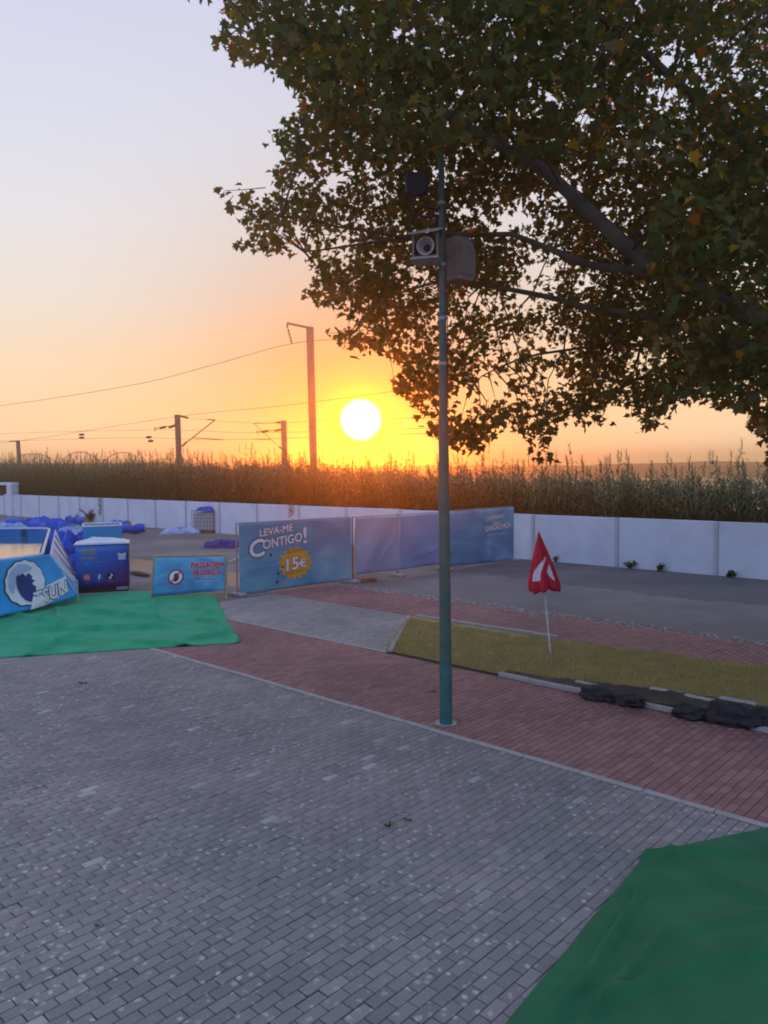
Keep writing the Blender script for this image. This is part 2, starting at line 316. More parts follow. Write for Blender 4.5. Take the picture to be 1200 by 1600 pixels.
# ------------------------------------------------------------------ mesh helpers
class MB:
    def __init__(self):
        self.v, self.f, self.uv = [], [], {}
    def quad(self, a, b, c, d):
        n = len(self.v); self.v += [tuple(a), tuple(b), tuple(c), tuple(d)]; self.f.append((n, n + 1, n + 2, n + 3)); return self
    def poly(self, pts):
        n = len(self.v); self.v += [tuple(p) for p in pts]; self.f.append(tuple(range(n, n + len(pts)))); return self
    def box(self, c, s, rz=0.0, bev=0.0, rot=None):
        c = Vector(c); hx, hy, hz = s[0] / 2, s[1] / 2, s[2] / 2
        rm = rot if rot is not None else Matrix.Rotation(rz, 3, 'Z')
        n = len(self.v)
        if bev <= 0:
            for z in (-hz, hz):
                for x, y in ((-hx, -hy), (hx, -hy), (hx, hy), (-hx, hy)):
                    self.v.append(tuple(c + rm @ Vector((x, y, z))))
            for q in ((3, 2, 1, 0), (4, 5, 6, 7), (0, 1, 5, 4), (1, 2, 6, 5), (2, 3, 7, 6), (3, 0, 4, 7)):
                self.f.append(tuple(n + i for i in q))
        else:
            b = min(bev, hx * .9, hy * .9, hz * .9)
            rings = [(-hz, b), (-hz + b, 0), (hz - b, 0), (hz, b)]
            for z, i in rings:
                X, Y = hx - i, hy - i
                k = b * 0.6 if i == 0 else b * 0.3
                for x, y in ((-X + k, -Y), (X - k, -Y), (X, -Y + k), (X, Y - k), (X - k, Y), (-X + k, Y), (-X, Y - k), (-X, -Y + k)):
                    self.v.append(tuple(c + rm @ Vector((x, y, z))))
            self.f.append(tuple(n + i for i in reversed(range(8)))); self.f.append(tuple(n + 24 + i for i in range(8)))
            for r in range(3):
                for i in range(8):
                    j = (i + 1) % 8
                    self.f.append((n + r * 8 + i, n + r * 8 + j, n + r * 8 + 8 + j, n + r * 8 + 8 + i))
        return self
    def tube(self, pts, r, n=8, cap=True):
        pts = [Vector(p) for p in pts]
        rs = r if isinstance(r, (list, tuple)) else [r] * len(pts)
        s = len(self.v); prev = None
        for i, p in enumerate(pts):
            d = (pts[min(i + 1, len(pts) - 1)] - pts[max(i - 1, 0)])
            d = d.normalized() if d.length > 1e-9 else Vector((0, 0, 1))
            if prev is None:
                a = d.orthogonal().normalized()
            else:
                a = prev - d * prev.dot(d)
                a = a.normalized() if a.length > 1e-6 else d.orthogonal().normalized()
            prev = a; b = d.cross(a)
            for k in range(n):
                t = 2 * math.pi * k / n
                self.v.append(tuple(p + (a * math.cos(t) + b * math.sin(t)) * rs[i]))
        for i in range(len(pts) - 1):
            for k in range(n):
                j = (k + 1) % n
                self.f.append((s + i * n + k, s + i * n + j, s + (i + 1) * n + j, s + (i + 1) * n + k))
        if cap:
            self.f.append(tuple(s + k for k in reversed(range(n)))); e = s + (len(pts) - 1) * n
            self.f.append(tuple(e + k for k in range(n)))
        return self
    def grid(self, fn, nu, nv):
        s = len(self.v)
        for j in range(nv + 1):
            for i in range(nu + 1):
                self.uv[len(self.v)] = (i / nu, j / nv)
                self.v.append(tuple(fn(i / nu, j / nv)))
        for j in range(nv):
            for i in range(nu):
                a = s + j * (nu + 1) + i
                self.f.append((a, a + 1, a + nu + 2, a + nu + 1))
        return self
    def build(self, name, material, parent=None, smooth=False, kind=None):
        me = bpy.data.meshes.new(name); me.from_pydata(self.v, [], self.f); me.update()
        if self.uv:
            l = me.uv_layers.new(name='UVMap')
            idx = np.empty(len(me.loops), dtype=np.int32); me.loops.foreach_get('vertex_index', idx)
            arr = np.array([self.uv.get(i, (0, 0)) for i in range(len(self.v))])[idx]
            l.data.foreach_set('uv', arr.ravel())
        if smooth:
            me.shade_smooth(); me.set_sharp_from_angle(angle=R(42))
        me.materials.append(M(material))
        o = bpy.data.objects.new(name, me); COL.objects.link(o)
        if parent is not None:
            o.parent = parent
            o.matrix_parent_inverse = parent_inv(parent)
        if kind:
            o['kind'] = kind
        return o
def parent_inv(p):
    # meshes are modelled in place (world matrix = identity); only the Empties carry a location
    return Matrix.Translation(p.location).inverted() if p.type == 'EMPTY' else Matrix.Identity(4)
def np_mesh(name, verts, faces_flat, loop_tot, material, parent=None, kind=None, smooth=False):
    me = bpy.data.meshes.new(name)
    me.vertices.add(len(verts)); me.vertices.foreach_set('co', np.asarray(verts, dtype=np.float32).ravel())
    me.loops.add(len(faces_flat)); me.loops.foreach_set('vertex_index', np.asarray(faces_flat, dtype=np.int32))
    lt = np.asarray(loop_tot, dtype=np.int32)
    me.polygons.add(len(lt)); me.polygons.foreach_set('loop_start', np.concatenate([[0], np.cumsum(lt)[:-1]]).astype(np.int32))
    me.update(calc_edges=True); me.validate()
    if smooth:
        me.shade_smooth()
    me.materials.append(M(material))
    o = bpy.data.objects.new(name, me); COL.objects.link(o)
    if parent is not None:
        o.parent = parent; o.matrix_parent_inverse = parent_inv(parent)
    if kind:
        o['kind'] = kind
    return o
def thing(name, label, cat, loc=(0, 0, 0), group=None):
    o = bpy.data.objects.new(name, None); COL.objects.link(o); o.location = loc; o.empty_display_size = 0.2
    o['label'] = label; o['category'] = cat
    if group:
        o['group'] = group
    return o
def tag(o, label, cat, group=None):
    o['label'] = label; o['category'] = cat
    if group:
        o['group'] = group
    return o
def struct(o, label=None):
    o['kind'] = 'structure'
    if label:
        o['label'] = label
    return o
def struct_root(name, label, loc=(0, 0, 0)):
    o = bpy.data.objects.new(name, None); COL.objects.link(o); o.location = loc
    return struct(o, label)

# text as flat print: 2-D letter mesh laid on a surface function S(s, t)
_tc = {}
def text2d(s, offset=0.0):
    k = (s, offset)
    if k in _tc:
        return _tc[k]
    cu = bpy.data.curves.new('lettering', 'FONT'); cu.body = s; cu.offset = offset; cu.resolution_u = 3; cu.fill_mode = 'FRONT'
    o = bpy.data.objects.new('lettering', cu); COL.objects.link(o)
    dg = bpy.context.evaluated_depsgraph_get(); dg.update()
    me = o.evaluated_get(dg).to_mesh()
    v = [(p.co.x, p.co.y) for p in me.vertices]; f = [tuple(p.vertices) for p in me.polygons]
    bpy.data.objects.remove(o); bpy.data.curves.remove(cu)
    xs = [p[0] for p in v] or [0, 1]
    _tc[k] = (v, f, min(xs), max(xs))
    return _tc[k]
def letters(name, s, S, x0, x1, y0, cap, material, parent, lift=0.006, offset=0.02, arch=0.0, slope=0.0, ref=None):
    """lay the word on S between s=x0..x1 with baseline y0 and cap height cap (sheet fractions)"""
    v, f, a, b = text2d(s, 0.0)
    # weight: the word laid several times, each a hair prouder and shifted on a small circle of radius offset (em)
    nrep = 1 if offset < .009 else (8 if offset > .04 else 4)
    asp = (Vector(S(.5, .9)) - Vector(S(.5, .1))).length / (Vector(S(.9, .5)) - Vector(S(.1, .5))).length
    mb = MB()
    for r in range(nrep + (1 if nrep > 1 else 0)):
        th = 2 * math.pi * r / nrep + .4
        dx, dy = ((0, 0) if r == nrep or nrep == 1 else (offset * math.cos(th), offset * math.sin(th)))
        n0 = len(mb.v)
        for x, y in v:
            q = (x - a) / (b - a)
            mb.v.append(tuple(S(x0 + (x1 - x0) * q + cap * dx / 0.73 * asp, y0 + cap * (y + dy) / 0.73 + arch * math.sin(math.pi * q) + slope * q, lift + r * .0004)))
        mb.f += [tuple(n0 + i for i in t) for t in f]
    return mb.build(name, material, parent, kind='stuff' if cap < .06 else None)
def flat(name, pts, S, material, parent, lift=0.005):
    c = (sum(p[0] for p in pts) / len(pts), sum(p[1] for p in pts) / len(pts))
    mb = MB(); mb.v = [tuple(S(c[0], c[1], lift))] + [tuple(S(p[0], p[1], lift)) for p in pts]
    n = len(pts); mb.f = [(0, 1 + i, 1 + (i + 1) % n) for i in range(n)]
    return mb.build(name, material, parent)
def ringpts(cx, cy, rx, ry, n=28, wob=0.0, lob=9, ph=0.0):
    return [(cx + rx * math.cos(a) * (1 + wob * math.cos(lob * a + ph)), cy + ry * math.sin(a) * (1 + wob * math.cos(lob * a + ph))) for a in [2 * math.pi * i / n for i in range(n)]]
def annulus(name, cx, cy, rx, ry, k, S, material, parent, lift, n=28):
    mb = MB()
    for i in range(n):
        a = 2 * math.pi * i / n
        mb.v.append(tuple(S(cx + rx * math.cos(a), cy + ry * math.sin(a), lift))); mb.v.append(tuple(S(cx + k * rx * math.cos(a), cy + k * ry * math.sin(a), lift)))
    mb.f = [(2 * i, 2 * ((i + 1) % n), 2 * ((i + 1) % n) + 1, 2 * i + 1) for i in range(n)]
    return mb.build(name, material, parent)
def sheet(bl, br, tl, tr, ripple=None):
    bl, br, tl, tr = map(Vector, (bl, br, tl, tr))
    nrm = (br - bl).cross(tl - bl).normalized()
    if nrm.dot(Vector((0, 0, H)) - bl) < 0:
        nrm = -nrm
    def S(s, t, lift=0.0):
        p = (bl * (1 - s) + br * s) * (1 - t) + (tl * (1 - s) + tr * s) * t
        return p + nrm * (lift + (ripple(s, t) if ripple else 0.0))
    return S
def sheet_mesh(name, S, material, parent, nu=24, nv=12, thick=0.004):
    o = MB().grid(lambda s, t: S(s, t), nu, nv).build(name, material, parent, smooth=True)
    md = o.modifiers.new('thickness', 'SOLIDIFY'); md.thickness = thick; md.offset = 0
    return o

# ------------------------------------------------------------------ setting: ground, water, far shore
prof = [(-90, 0), (27, 0), (32, 0.15), (34, 1.0), (44, 1.0), (47, 0.2), (52, -0.6), (56, -2.6), (440, -2.6), (470, -0.6), (500, 1), (640, 1.5)]
g = MB()
us = [-800, -400, -150, -80, -40, 0, 40, 150, 400, 800]
for u in us:
    for v, z in prof:
        g.v.append(tuple(W(u, v, z - 0.012)))
nv_ = len(prof)
for i in range(len(us) - 1):
    for j in range(nv_ - 1):
        a = i * nv_ + j
        g.f.append((a, a + nv_, a + nv_ + 1, a + 1))
struct(g.build('ground', 'earth'))
rw = MB(); rw.quad(W(-800, 53.5, -1.6), W(800, 53.5, -1.6), W(800, 462, -1.6), W(-800, 462, -1.6))
struct(rw.build('river', river_water), 'wide calm river beyond the reeds')
ridge = MB()
nu = 240
for i in range(nu + 1):
    u = -780 + 1560 * i / nu
    hgt = 5.2 + 1.6 * noise.noise((u * 0.009, 3.1, 0)) + 1.1 * noise.noise((u * 0.05, 1.7, 0)) + 0.9 * noise.noise((u * 0.2, 8.7, 0))
    for v, k in ((455, -0.35), (458, 0.55), (465, 0.95), (490, 1.0), (540, 0.8), (620, 0.0)):
        ridge.v.append(tuple(W(u, v, max(-1.5, hgt * k))))
for i in range(nu):
    for j in range(5):
        a = i * 6 + j; ridge.f.append((a, a + 6, a + 7, a + 1))
struct(ridge.build('far_shore', 'far_trees'), 'low wooded far bank of the river')

def surface(name, pts, z, material, label=None):
    return struct(MB().poly([(p[0], p[1], z) for p in pts]).build(name, material), label)
surface('asphalt_lot', [W(-110, 15.9), W(30, 15.9), W(30, 26), W(-110, 26)], 0.0, 'asphalt', 'rough grey asphalt lot in front of the white wall')
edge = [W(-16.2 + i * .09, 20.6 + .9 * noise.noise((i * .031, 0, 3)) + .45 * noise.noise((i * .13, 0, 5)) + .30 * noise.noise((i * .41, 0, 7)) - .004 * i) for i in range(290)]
surface('dark_lot_part', edge + [W(9.9, 25.0), W(-16.2, 25.0)], 0.004, mat('lot_dark', (0.118, 0.112, 0.114), 0.9, 0.25, 0.5, bump=0.5, bscale=60, dirt=(0.12, 0.11, 0.11), dirt_scale=0.6), 'darker part of the lot along the foot of the white wall')  # darker tone laid over the lot towards the wall, ragged front edge
surface('yard', [W(-110, -40), W(-17.0, -40), W(-17.0, 15.9), W(-110, 15.9)], 0.0, 'asphalt', 'worn asphalt yard behind the blue pool')
surface('orange_strip', [W(-40, 13.7), W(-17.3, 13.7), W(-17.3, 15.7), W(-40, 15.7)], 0.006, 'orange_ground', 'strip of orange ground behind the warning sign')  # flat sheet of orange ground colour in line with the far path

# ------------------------------------------------------------------ brick pavements
BL, BW, GAP = 0.208, 0.104, 0.0075
def brick_mesh(name, l, w, material):
    mb = MB(); h = 0.026; b = 0.004
    X, Y = (w - GAP) / 2, (l - GAP) / 2
    for z, i in ((-h, 0), (-b, 0), (0, b)):
        for x, y in ((-X + i, -Y + i), (X - i, -Y + i), (X - i, Y - i), (-X + i, Y - i)):
            mb.v.append((x, y, z))
    for r in (0, 4):
        for k in range(4):
            j = (k + 1) % 4; mb.f.append((r + k, r + j, r + 4 + j, r + 4 + k))
    mb.f.append((8, 9, 10, 11))
    me = bpy.data.meshes.new(name); me.from_pydata(mb.v, [], mb.f); me.update(); me.materials.append(material)
    return me, np.array(mb.v), mb.f
def covered(X, Y):
    """true under the carpets"""
    def inside(poly, x, y):
        r = np.zeros(len(x), bool); n = len(poly)
        for i in range(n):
            x1, y1 = poly[i]; x2, y2 = poly[(i + 1) % n]
            c = ((y1 > y) != (y2 > y)) & (x < (x2 - x1) * (y - y1) / (y2 - y1 + 1e-12) + x1)
            r ^= c
        return r
    return inside([(p[0], p[1]) for p in CARPET_A], X, Y) | inside([(p[0], p[1]) for p in CARPET_B], X, Y)
CARPET_A = [(-12.5, 13.0), (-2.94, 15.37), (-4.9, 21.7), (-13.8, 23.6)]
CARPET_B = [(-0.75, 2.65), (2.32, 6.70), (7.2, 8.45), (6.2, 1.6)]
def pavement(name, label, u0, u1, v0, v1, material, joint, ztop, keep=None, singles=300, outline=None):
    base_pts = outline or [W(u0, v0), W(u1, v0), W(u1, v1), W(u0, v1)]
    root = surface(name, base_pts, ztop - 0.009, joint, label)
    me, bv, bf = brick_mesh('brick', BL, BW, material)
    items = []
    i0, i1 = int(math.floor(u0 / BW)), int(math.ceil(u1 / BW))
    for i in range(i0, i1):
        uc = (i + 0.5) * BW
        off = 0.5 * (i % 2) * BL + random.uniform(-0.012, 0.012)
        j = math.floor((v0 - off) / BL)
        while j * BL + off < v1:
            a, b = max(v0, j * BL + off), min(v1, (j + 1) * BL + off); j += 1
            if b - a < 0.03:
                continue
            vc = (a + b) / 2
            if keep and not keep(uc, vc):
                continue
            items.append((uc, vc, (b - a) / BL))
    it = np.array(items)
    X = it[:, 0] * UX + it[:, 1] * VX; Y = it[:, 0] * UY + it[:, 1] * VY
    n = len(it)
    rz = AS + rng.normal(0, 0.010, n); tx = rng.normal(0, 0.007, n); ty = rng.normal(0, 0.010, n)
    sunk = rng.random(n) < 0.02
    Z = ztop + rng.normal(0, 0.0013, n) - np.where(sunk, rng.uniform(0.003, 0.007, n), 0)
    px, py = project(np.stack([X, Y, Z], 1))
    vis = (px > -5) & (px < 1205) & (py < 1605) & (py > 600) & (Y > 1) & ~covered(X, Y)
    score = np.where(vis, 1.0 / (X * X + Y * Y + H * H), -1)
    order = np.argsort(-score)
    ones = [k for k in order[:singles] if score[k] > 0]
    rest = np.ones(n, bool); rest[ones] = False
    for k in ones:
        o = bpy.data.objects.new('brick', me); COL.objects.link(o); o.parent = root
        o.location = (X[k], Y[k], Z[k]); o.rotation_euler = (tx[k], ty[k], rz[k]); o.scale = (1, it[k, 2], 1)
    q = np.where(rest)[0]
    V0 = np.repeat(bv[None], len(q), 0); V0[:, :, 1] *= it[q, 2][:, None]
    Zl = V0[:, :, 2] + V0[:, :, 1] * np.tan(tx[q])[:, None] - V0[:, :, 0] * np.tan(ty[q])[:, None]
    c, s = np.cos(rz[q])[:, None], np.sin(rz[q])[:, None]
    VV = np.stack([V0[:, :, 0] * c - V0[:, :, 1] * s + X[q][:, None], V0[:, :, 0] * s + V0[:, :, 1] * c + Y[q][:, None], Zl + Z[q][:, None]], 2).reshape(-1, 3)
    fa = np.array(bf)
    ff = (fa[None] + (np.arange(len(q)) * len(bv))[:, None, None]).reshape(-1)
    np_mesh('brick_field', VV, ff, np.full(len(q) * len(bf), 4), material, root, kind='stuff')
    return root
def near(uc, vc):                                    # laid as far as the camera, and a few steps to its side, can see
    p = W(uc, vc); return p.y > 1.6 and abs(p.x) < 0.56 * p.y + 2.2
pavement('grey_pavement', 'grey brick paved yard with pale lichen spots', -20, 4, -6, 7.76, brick_grey, 'joint', 0.012, keep=near, outline=[W(-17, -40), W(30, -40), W(30, 7.8), W(-17, 7.8)])
pavement('red_path', 'red brick path beside the lamp post', -17, 4, 7.86, 10.55, brick_red, 'joint_red', 0.012, keep=near, outline=[W(-17, 7.8), W(30, 7.8), W(30, 10.6), W(-17, 10.6)])
def in_pale(uc, vc):
    return uc < -9.9 - 2.0 * (vc - 10.6) / 2.95 + 0.08
pavement('pale_pavement', 'pale grey paved patch between the red paths', -17, -9.8, 10.66, 13.5, brick_pale, 'joint', 0.010, keep=in_pale, outline=[W(-17, 10.6), W(-9.8, 10.6), W(-11.9, 13.6), W(-17, 13.6)])
pavement('far_red_path', 'second red brick path behind the grass strip', -17.2, 3, 13.6, 15.9, brick_red, 'joint_red', 0.011, keep=near, outline=[W(-17, 13.6), W(30, 13.6), W(30, 15.95), W(-17, 15.95)])

def kerb_line(name, label, a, b, w, h, length, z=0.0, material='kerb'):
    root = struct_root(name, label, W(*a))
    A, B = W(*a), W(*b); d = B - A; L = d.length; n = max(1, round(L / length)); rz = math.atan2(d.y, d.x)
    for i in range(n):
        c = A + d * ((i + 0.5) / n)
        MB().box((c.x + random.uniform(-.004, .004), c.y + random.uniform(-.004, .004), z + h / 2 + random.uniform(-.003, .003)), (L / n - 0.008, w, h), rz + random.uniform(-.006, .006), 0.006).build('kerb_stone', material, root)
    return root
kerb_line('edging', 'pale edging stones between grey yard and red path', (-17, 7.81), (4, 7.81), 0.085, 0.022, 0.75)
kerb_line('edging', 'pale edging stones between red path and pale patch', (-17, 10.6), (-9.85, 10.6), 0.075, 0.020, 0.75)
kerb_line('edging', 'white edging stones at the slanted end of the grass', (-9.82, 10.66), (-11.84, 13.52), 0.10, 0.05, 0.6)
kerb_line('edging', 'pale edging stones behind the pale patch', (-17, 13.56), (-11.95, 13.56), 0.06, 0.018, 0.75)
kerb_line('edging', 'pale kerb stones along the raised edge of the grass strip', (-7.3, 10.64), (3, 10.64), 0.09, 0.07, 0.6)
kerb_line('edging', 'white kerb stones behind the grass strip', (-11.7, 13.62), (-8.0, 13.75), 0.10, 0.07, 0.62)

# crumbled rim of the asphalt: loose pale chips
cb = MB()
for k in range(900):
    u = random.uniform(-16.5, 2); v = 15.95 + random.gauss(0, 0.16) + 0.1 * noise.noise((u * .8, 0, 0))
    s = random.uniform(0.02, 0.075); c = W(u, v, s * 0.2)
    cb.box(c, (s, s * random.uniform(.6, 1), s * .5), random.uniform(0, 3), s * .15)
o = cb.build('gravel', 'kerb'); o['kind'] = 'stuff'; o['label'] = 'crumbled pale chips where asphalt meets red path'; o['category'] = 'gravel'

# ------------------------------------------------------------------ grass strip
def bed_z(u, v):
    near_v = 10.66
    rise = min(1, max(0, (u + 7.2) / 3.6)); rise = rise * rise * (3 - 2 * rise)
    t = min(1, max(0, (v - near_v - 0.18) / 2.6))
    z = 0.035 + 0.23 * rise * (1 - 0.75 * t)
    e = min(1, max(0, (v - near_v) / 0.30))
    return z * (0.25 + 0.75 * e) + 0.02 * noise.noise((u * 1.3, v * 1.3, 0)) * e
def bed_pt(s, t):
    v = 10.70 + 2.85 * t + 0.35 * t * min(1, max(0, (s - 0.25) * 3))
    u0 = -9.92 - 1.98 * (v - 10.66) / 2.9; u = u0 + (4 - u0) * s
    return W(u, v, bed_z(u, v))
lawn = struct(MB().grid(bed_pt, 90, 22).build('lawn', mat('lawn_soil', (0.29, 0.235, 0.10), 0.95, 0.3, 2.5, bump=0.6, bscale=30, dirt=(0.12, 0.10, 0.05), dirt_scale=1.5), smooth=True), 'dry raised grass strip')
nb = 46000
s_ = rng.random(nb) ** 1.0; t_ = rng.random(nb) ** 1.1
V_, F_ = [], []
pts = np.array([bed_pt(a, b) for a, b in zip(s_ * 0.8, np.where(s_ * .8 > .21, .09, .0) + 0.91 * t_)])
an = rng.random(nb) * 2 * np.pi; hh = rng.uniform(0.02, 0.06, nb) * (1 + 0.8 * (rng.random(nb) < 0.1)); ln = rng.normal(0, 0.025, (nb, 2))
dx, dy = np.cos(an) * 0.006, np.sin(an) * 0.006
a = pts + np.stack([dx, dy, np.full(nb, -0.006)], 1); b = pts - np.stack([dx, dy, np.full(nb, 0.006)], 1); c = pts + np.stack([ln[:, 0], ln[:, 1], hh], 1)
vv = np.stack([a, b, c], 1).reshape(-1, 3)
go = np_mesh('grass', vv, np.arange(nb * 3), np.full(nb, 3), grass_leaf, kind='stuff'); go['label'] = 'short dry olive grass on the raised strip'; go['category'] = 'grass'

def rock(name, loc, s, material, seed, label, group=None):
    mb = MB(); nu_, nv_ = 28, 18
    def fn(a, b):
        th, ph = a * 2 * math.pi, (b - 0.5) * math.pi
        d = Vector((math.cos(ph) * math.cos(th), math.cos(ph) * math.sin(th), math.sin(ph)))
        k = 1 + 0.5 * noise.noise(d * 1.7 + Vector((seed * 3.1, 0, 0))) + 0.25 * noise.noise(d * 3.7 + Vector((seed, 5, 0))) + .1 * noise.noise(d * 9 + Vector((seed, 5, 2)))
        p = Vector((d.x * s[0] * k, d.y * s[1] * k, d.z * s[2] * k)); p.rotate(Matrix.Rotation(AS, 3, 'Z'))
        return p + Vector(loc)
    o = mb.grid(fn, nu_, nv_).build(name, material, smooth=True)
    return tag(o, label, 'rock', group)
for k, (x, y, wx, hz) in enumerate(((930, 1083, 0.30, 0.10), (985, 1093, 0.22, 0.08), (1078, 1112, 0.24, 0.10), (1140, 1122, 0.34, 0.17), (1192, 1126, 0.24, 0.14))):
    p = gnd(x, y, 0.10)
    rock('rock', (p.x, p.y, 0.06 + hz * 0.35), (wx, 0.16, hz), 'stone_dark', k + 1,
         ['low dark boulder where the kerb begins to rise', 'small dark stone between two boulders along the kerb', 'dark stone beside the big black boulder at the lawn edge', 'big black boulder at the raised lawn edge', 'dark boulder past the big black one at the lawn edge'][k])
# broken pale kerb blocks along the top of the raised edge
broot = struct_root('retaining_edge', 'broken pale blocks along the top of the raised lawn edge', W(-5, 10.95))
u = -7.0; k = 0
while u < 1.5:
    L = random.uniform(.28, .62); v = 10.93 + 0.035 * math.sin(k * 2.3); k += 1
    if random.random() < .72:
        MB().box(W(u + L / 2, v, bed_z(u + L / 2, v) - .012), (L - .03, random.uniform(.06, .10), .07), AS + random.uniform(-.07, .07), 0.018).build('kerb_stone', 'kerb', broot)
    u += L
def bank(s, t):
    u = -7.3 + 9.5 * s; v = 10.685 + .24 * t
    return W(u, v + .02 * noise.noise((u * 4, t * 3, 0)), bed_z(u, v) + .014 + .03 * abs(noise.noise((u * 5, t * 2.5, 4.0))))
struct(MB().grid(bank, 160, 8).build('soil_bank', 'soil', smooth=True), 'dark earth bank below the lawn edge')

# ------------------------------------------------------------------ carpets
def carpet(name, corners, label, ridges, seed, nu=90, nv=80, hump=0.010, material='turf'):
    A, B, C, D = [Vector((p[0], p[1], 0)) for p in corners]
    def fn(s, t):
        p = (A * (1 - s) + B * s) * (1 - t) + (D * (1 - s) + C * s) * t
        z = 0.034 + hump * (noise.noise((p.x * 1.1 + seed, p.y * 1.1, 0)) + 0.5 * noise.noise((p.x * 2.7, p.y * 2.7 + seed, 0)))
        for (x1, y1, x2, y2, h, w) in ridges:
            d = Vector((x2 - x1, y2 - y1)); q = Vector((p.x - x1, p.y - y1)); L = d.length
            k = q.dot(d) / (L * L); e = max(0.0, -k, k - 1) * L
            r = abs(q.cross(d) / L + 0.10 * noise.noise((p.x * 1.6, p.y * 1.6, seed)) + .03 * noise.noise((p.x * 6, p.y * 6, seed)))
            z += 2.1 * h * max(0.0, 1 - r / (1.5 * w)) * math.exp(-(e / 0.3) ** 2)
        edge = min(s, 1 - s, t, 1 - t)
        if edge <= 0:
            wob = 0.05 * noise.noise((p.x * 1.3, p.y * 1.3, seed * 2.0)); p = p + Vector((wob, wob * .6, 0)); z = 0.024 + 0.6 * max(0, z - 0.034)
        return (p.x, p.y, max(z, 0.022))
    o = MB().grid(fn, nu, nv).build(name, material, smooth=True)
    md = o.modifiers.new('thickness', 'SOLIDIFY'); md.thickness = 0.012; md.offset = -1
    return tag(o, label, 'carpet')
def px_ridges(lst):
    r = []
    for x1, y1, x2, y2, h, w in lst:
        a, b = gnd(x1, y1), gnd(x2, y2); r.append((a.x, a.y, b.x, b.y, h, w))
    return r
carpet('carpet', CARPET_A, 'wrinkled green artificial turf carpet under the blue pool and box',
       px_ridges([(60, 988, 250, 984, .06, .10), (140, 958, 250, 972, .06, .09), (90, 955, 98, 985, .05, .08), (280, 968, 330, 975, .05, .10), (190, 1005, 300, 1012, .04, .08),
                  (0, 1012, 120, 1008, .03, .12), (255, 948, 330, 960, .05, .10), (240, 930, 246, 975, .035, .08), (310, 1000, 365, 994, .05, .10), (200, 944, 330, 940, .04, .12), (20, 962, 80, 975, .05, .1), (110, 1000, 60, 1020, .05, .1), (330, 985, 372, 1003, .05, .08)]), 3.0, 250, 200)
carpet('carpet', CARPET_B, 'green artificial turf carpet with long creases laid on the grey bricks',
       px_ridges([(985, 1420, 900, 1560, .030, .035), (1000, 1550, 1190, 1500, .034, .05), (1080, 1360, 1200, 1420, .022, .07), (930, 1580, 1010, 1480, .018, .04), (1020, 1345, 1120, 1340, .03, .05), (1100, 1450, 1200, 1440, .016, .08)]), 9.0, 260, 260, hump=0.012, material='turf_dark')

# ------------------------------------------------------------------ white wall
wall = thing('boundary_wall', 'long low white concrete wall of panels below the reeds', 'wall', W(-16, 25))
WH = 1.73; PANEL = 3.38
k = 0; u = 8.0
while u > -64:
    ue = u - PANEL
    z = WH + random.uniform(-.012, .012)
    MB().box(W((u + ue) / 2, 25.12, z / 2 - 0.03), (PANEL - 0.13, 0.11, z + 0.06), AS, 0.008).build('panel', 'white_wall', wall)
    MB().box(W(ue, 25.10, WH / 2 - 0.03), (0.115, 0.17, WH + 0.05), AS, 0.01).build('post', 'wall_post', wall)
    u = ue
hut = thing('gate_hut', 'white rendered gate hut with a dark window at the end of the wall', 'hut', W(-65.5, 25))
MB().box(W(-67.2, 25.3, 0.8), (5.4, 0.5, 1.6), AS, 0.02).build('wall', 'white_wall', hut)
MB().box(W(-64.95, 25.2, 1.30), (0.9, 0.62, 2.64), AS, 0.02).build('pillar', 'white_wall', hut)
MB().box(W(-67.6, 25.32, 2.05), (4.3, 0.3, 0.86), AS, 0.0).build('window', 'dark_inside', hut)
MB().box(W(-67.4, 25.3, 2.6), (5.6, 0.7, 0.22), AS, 0.02).build('lintel', 'white_wall', hut)

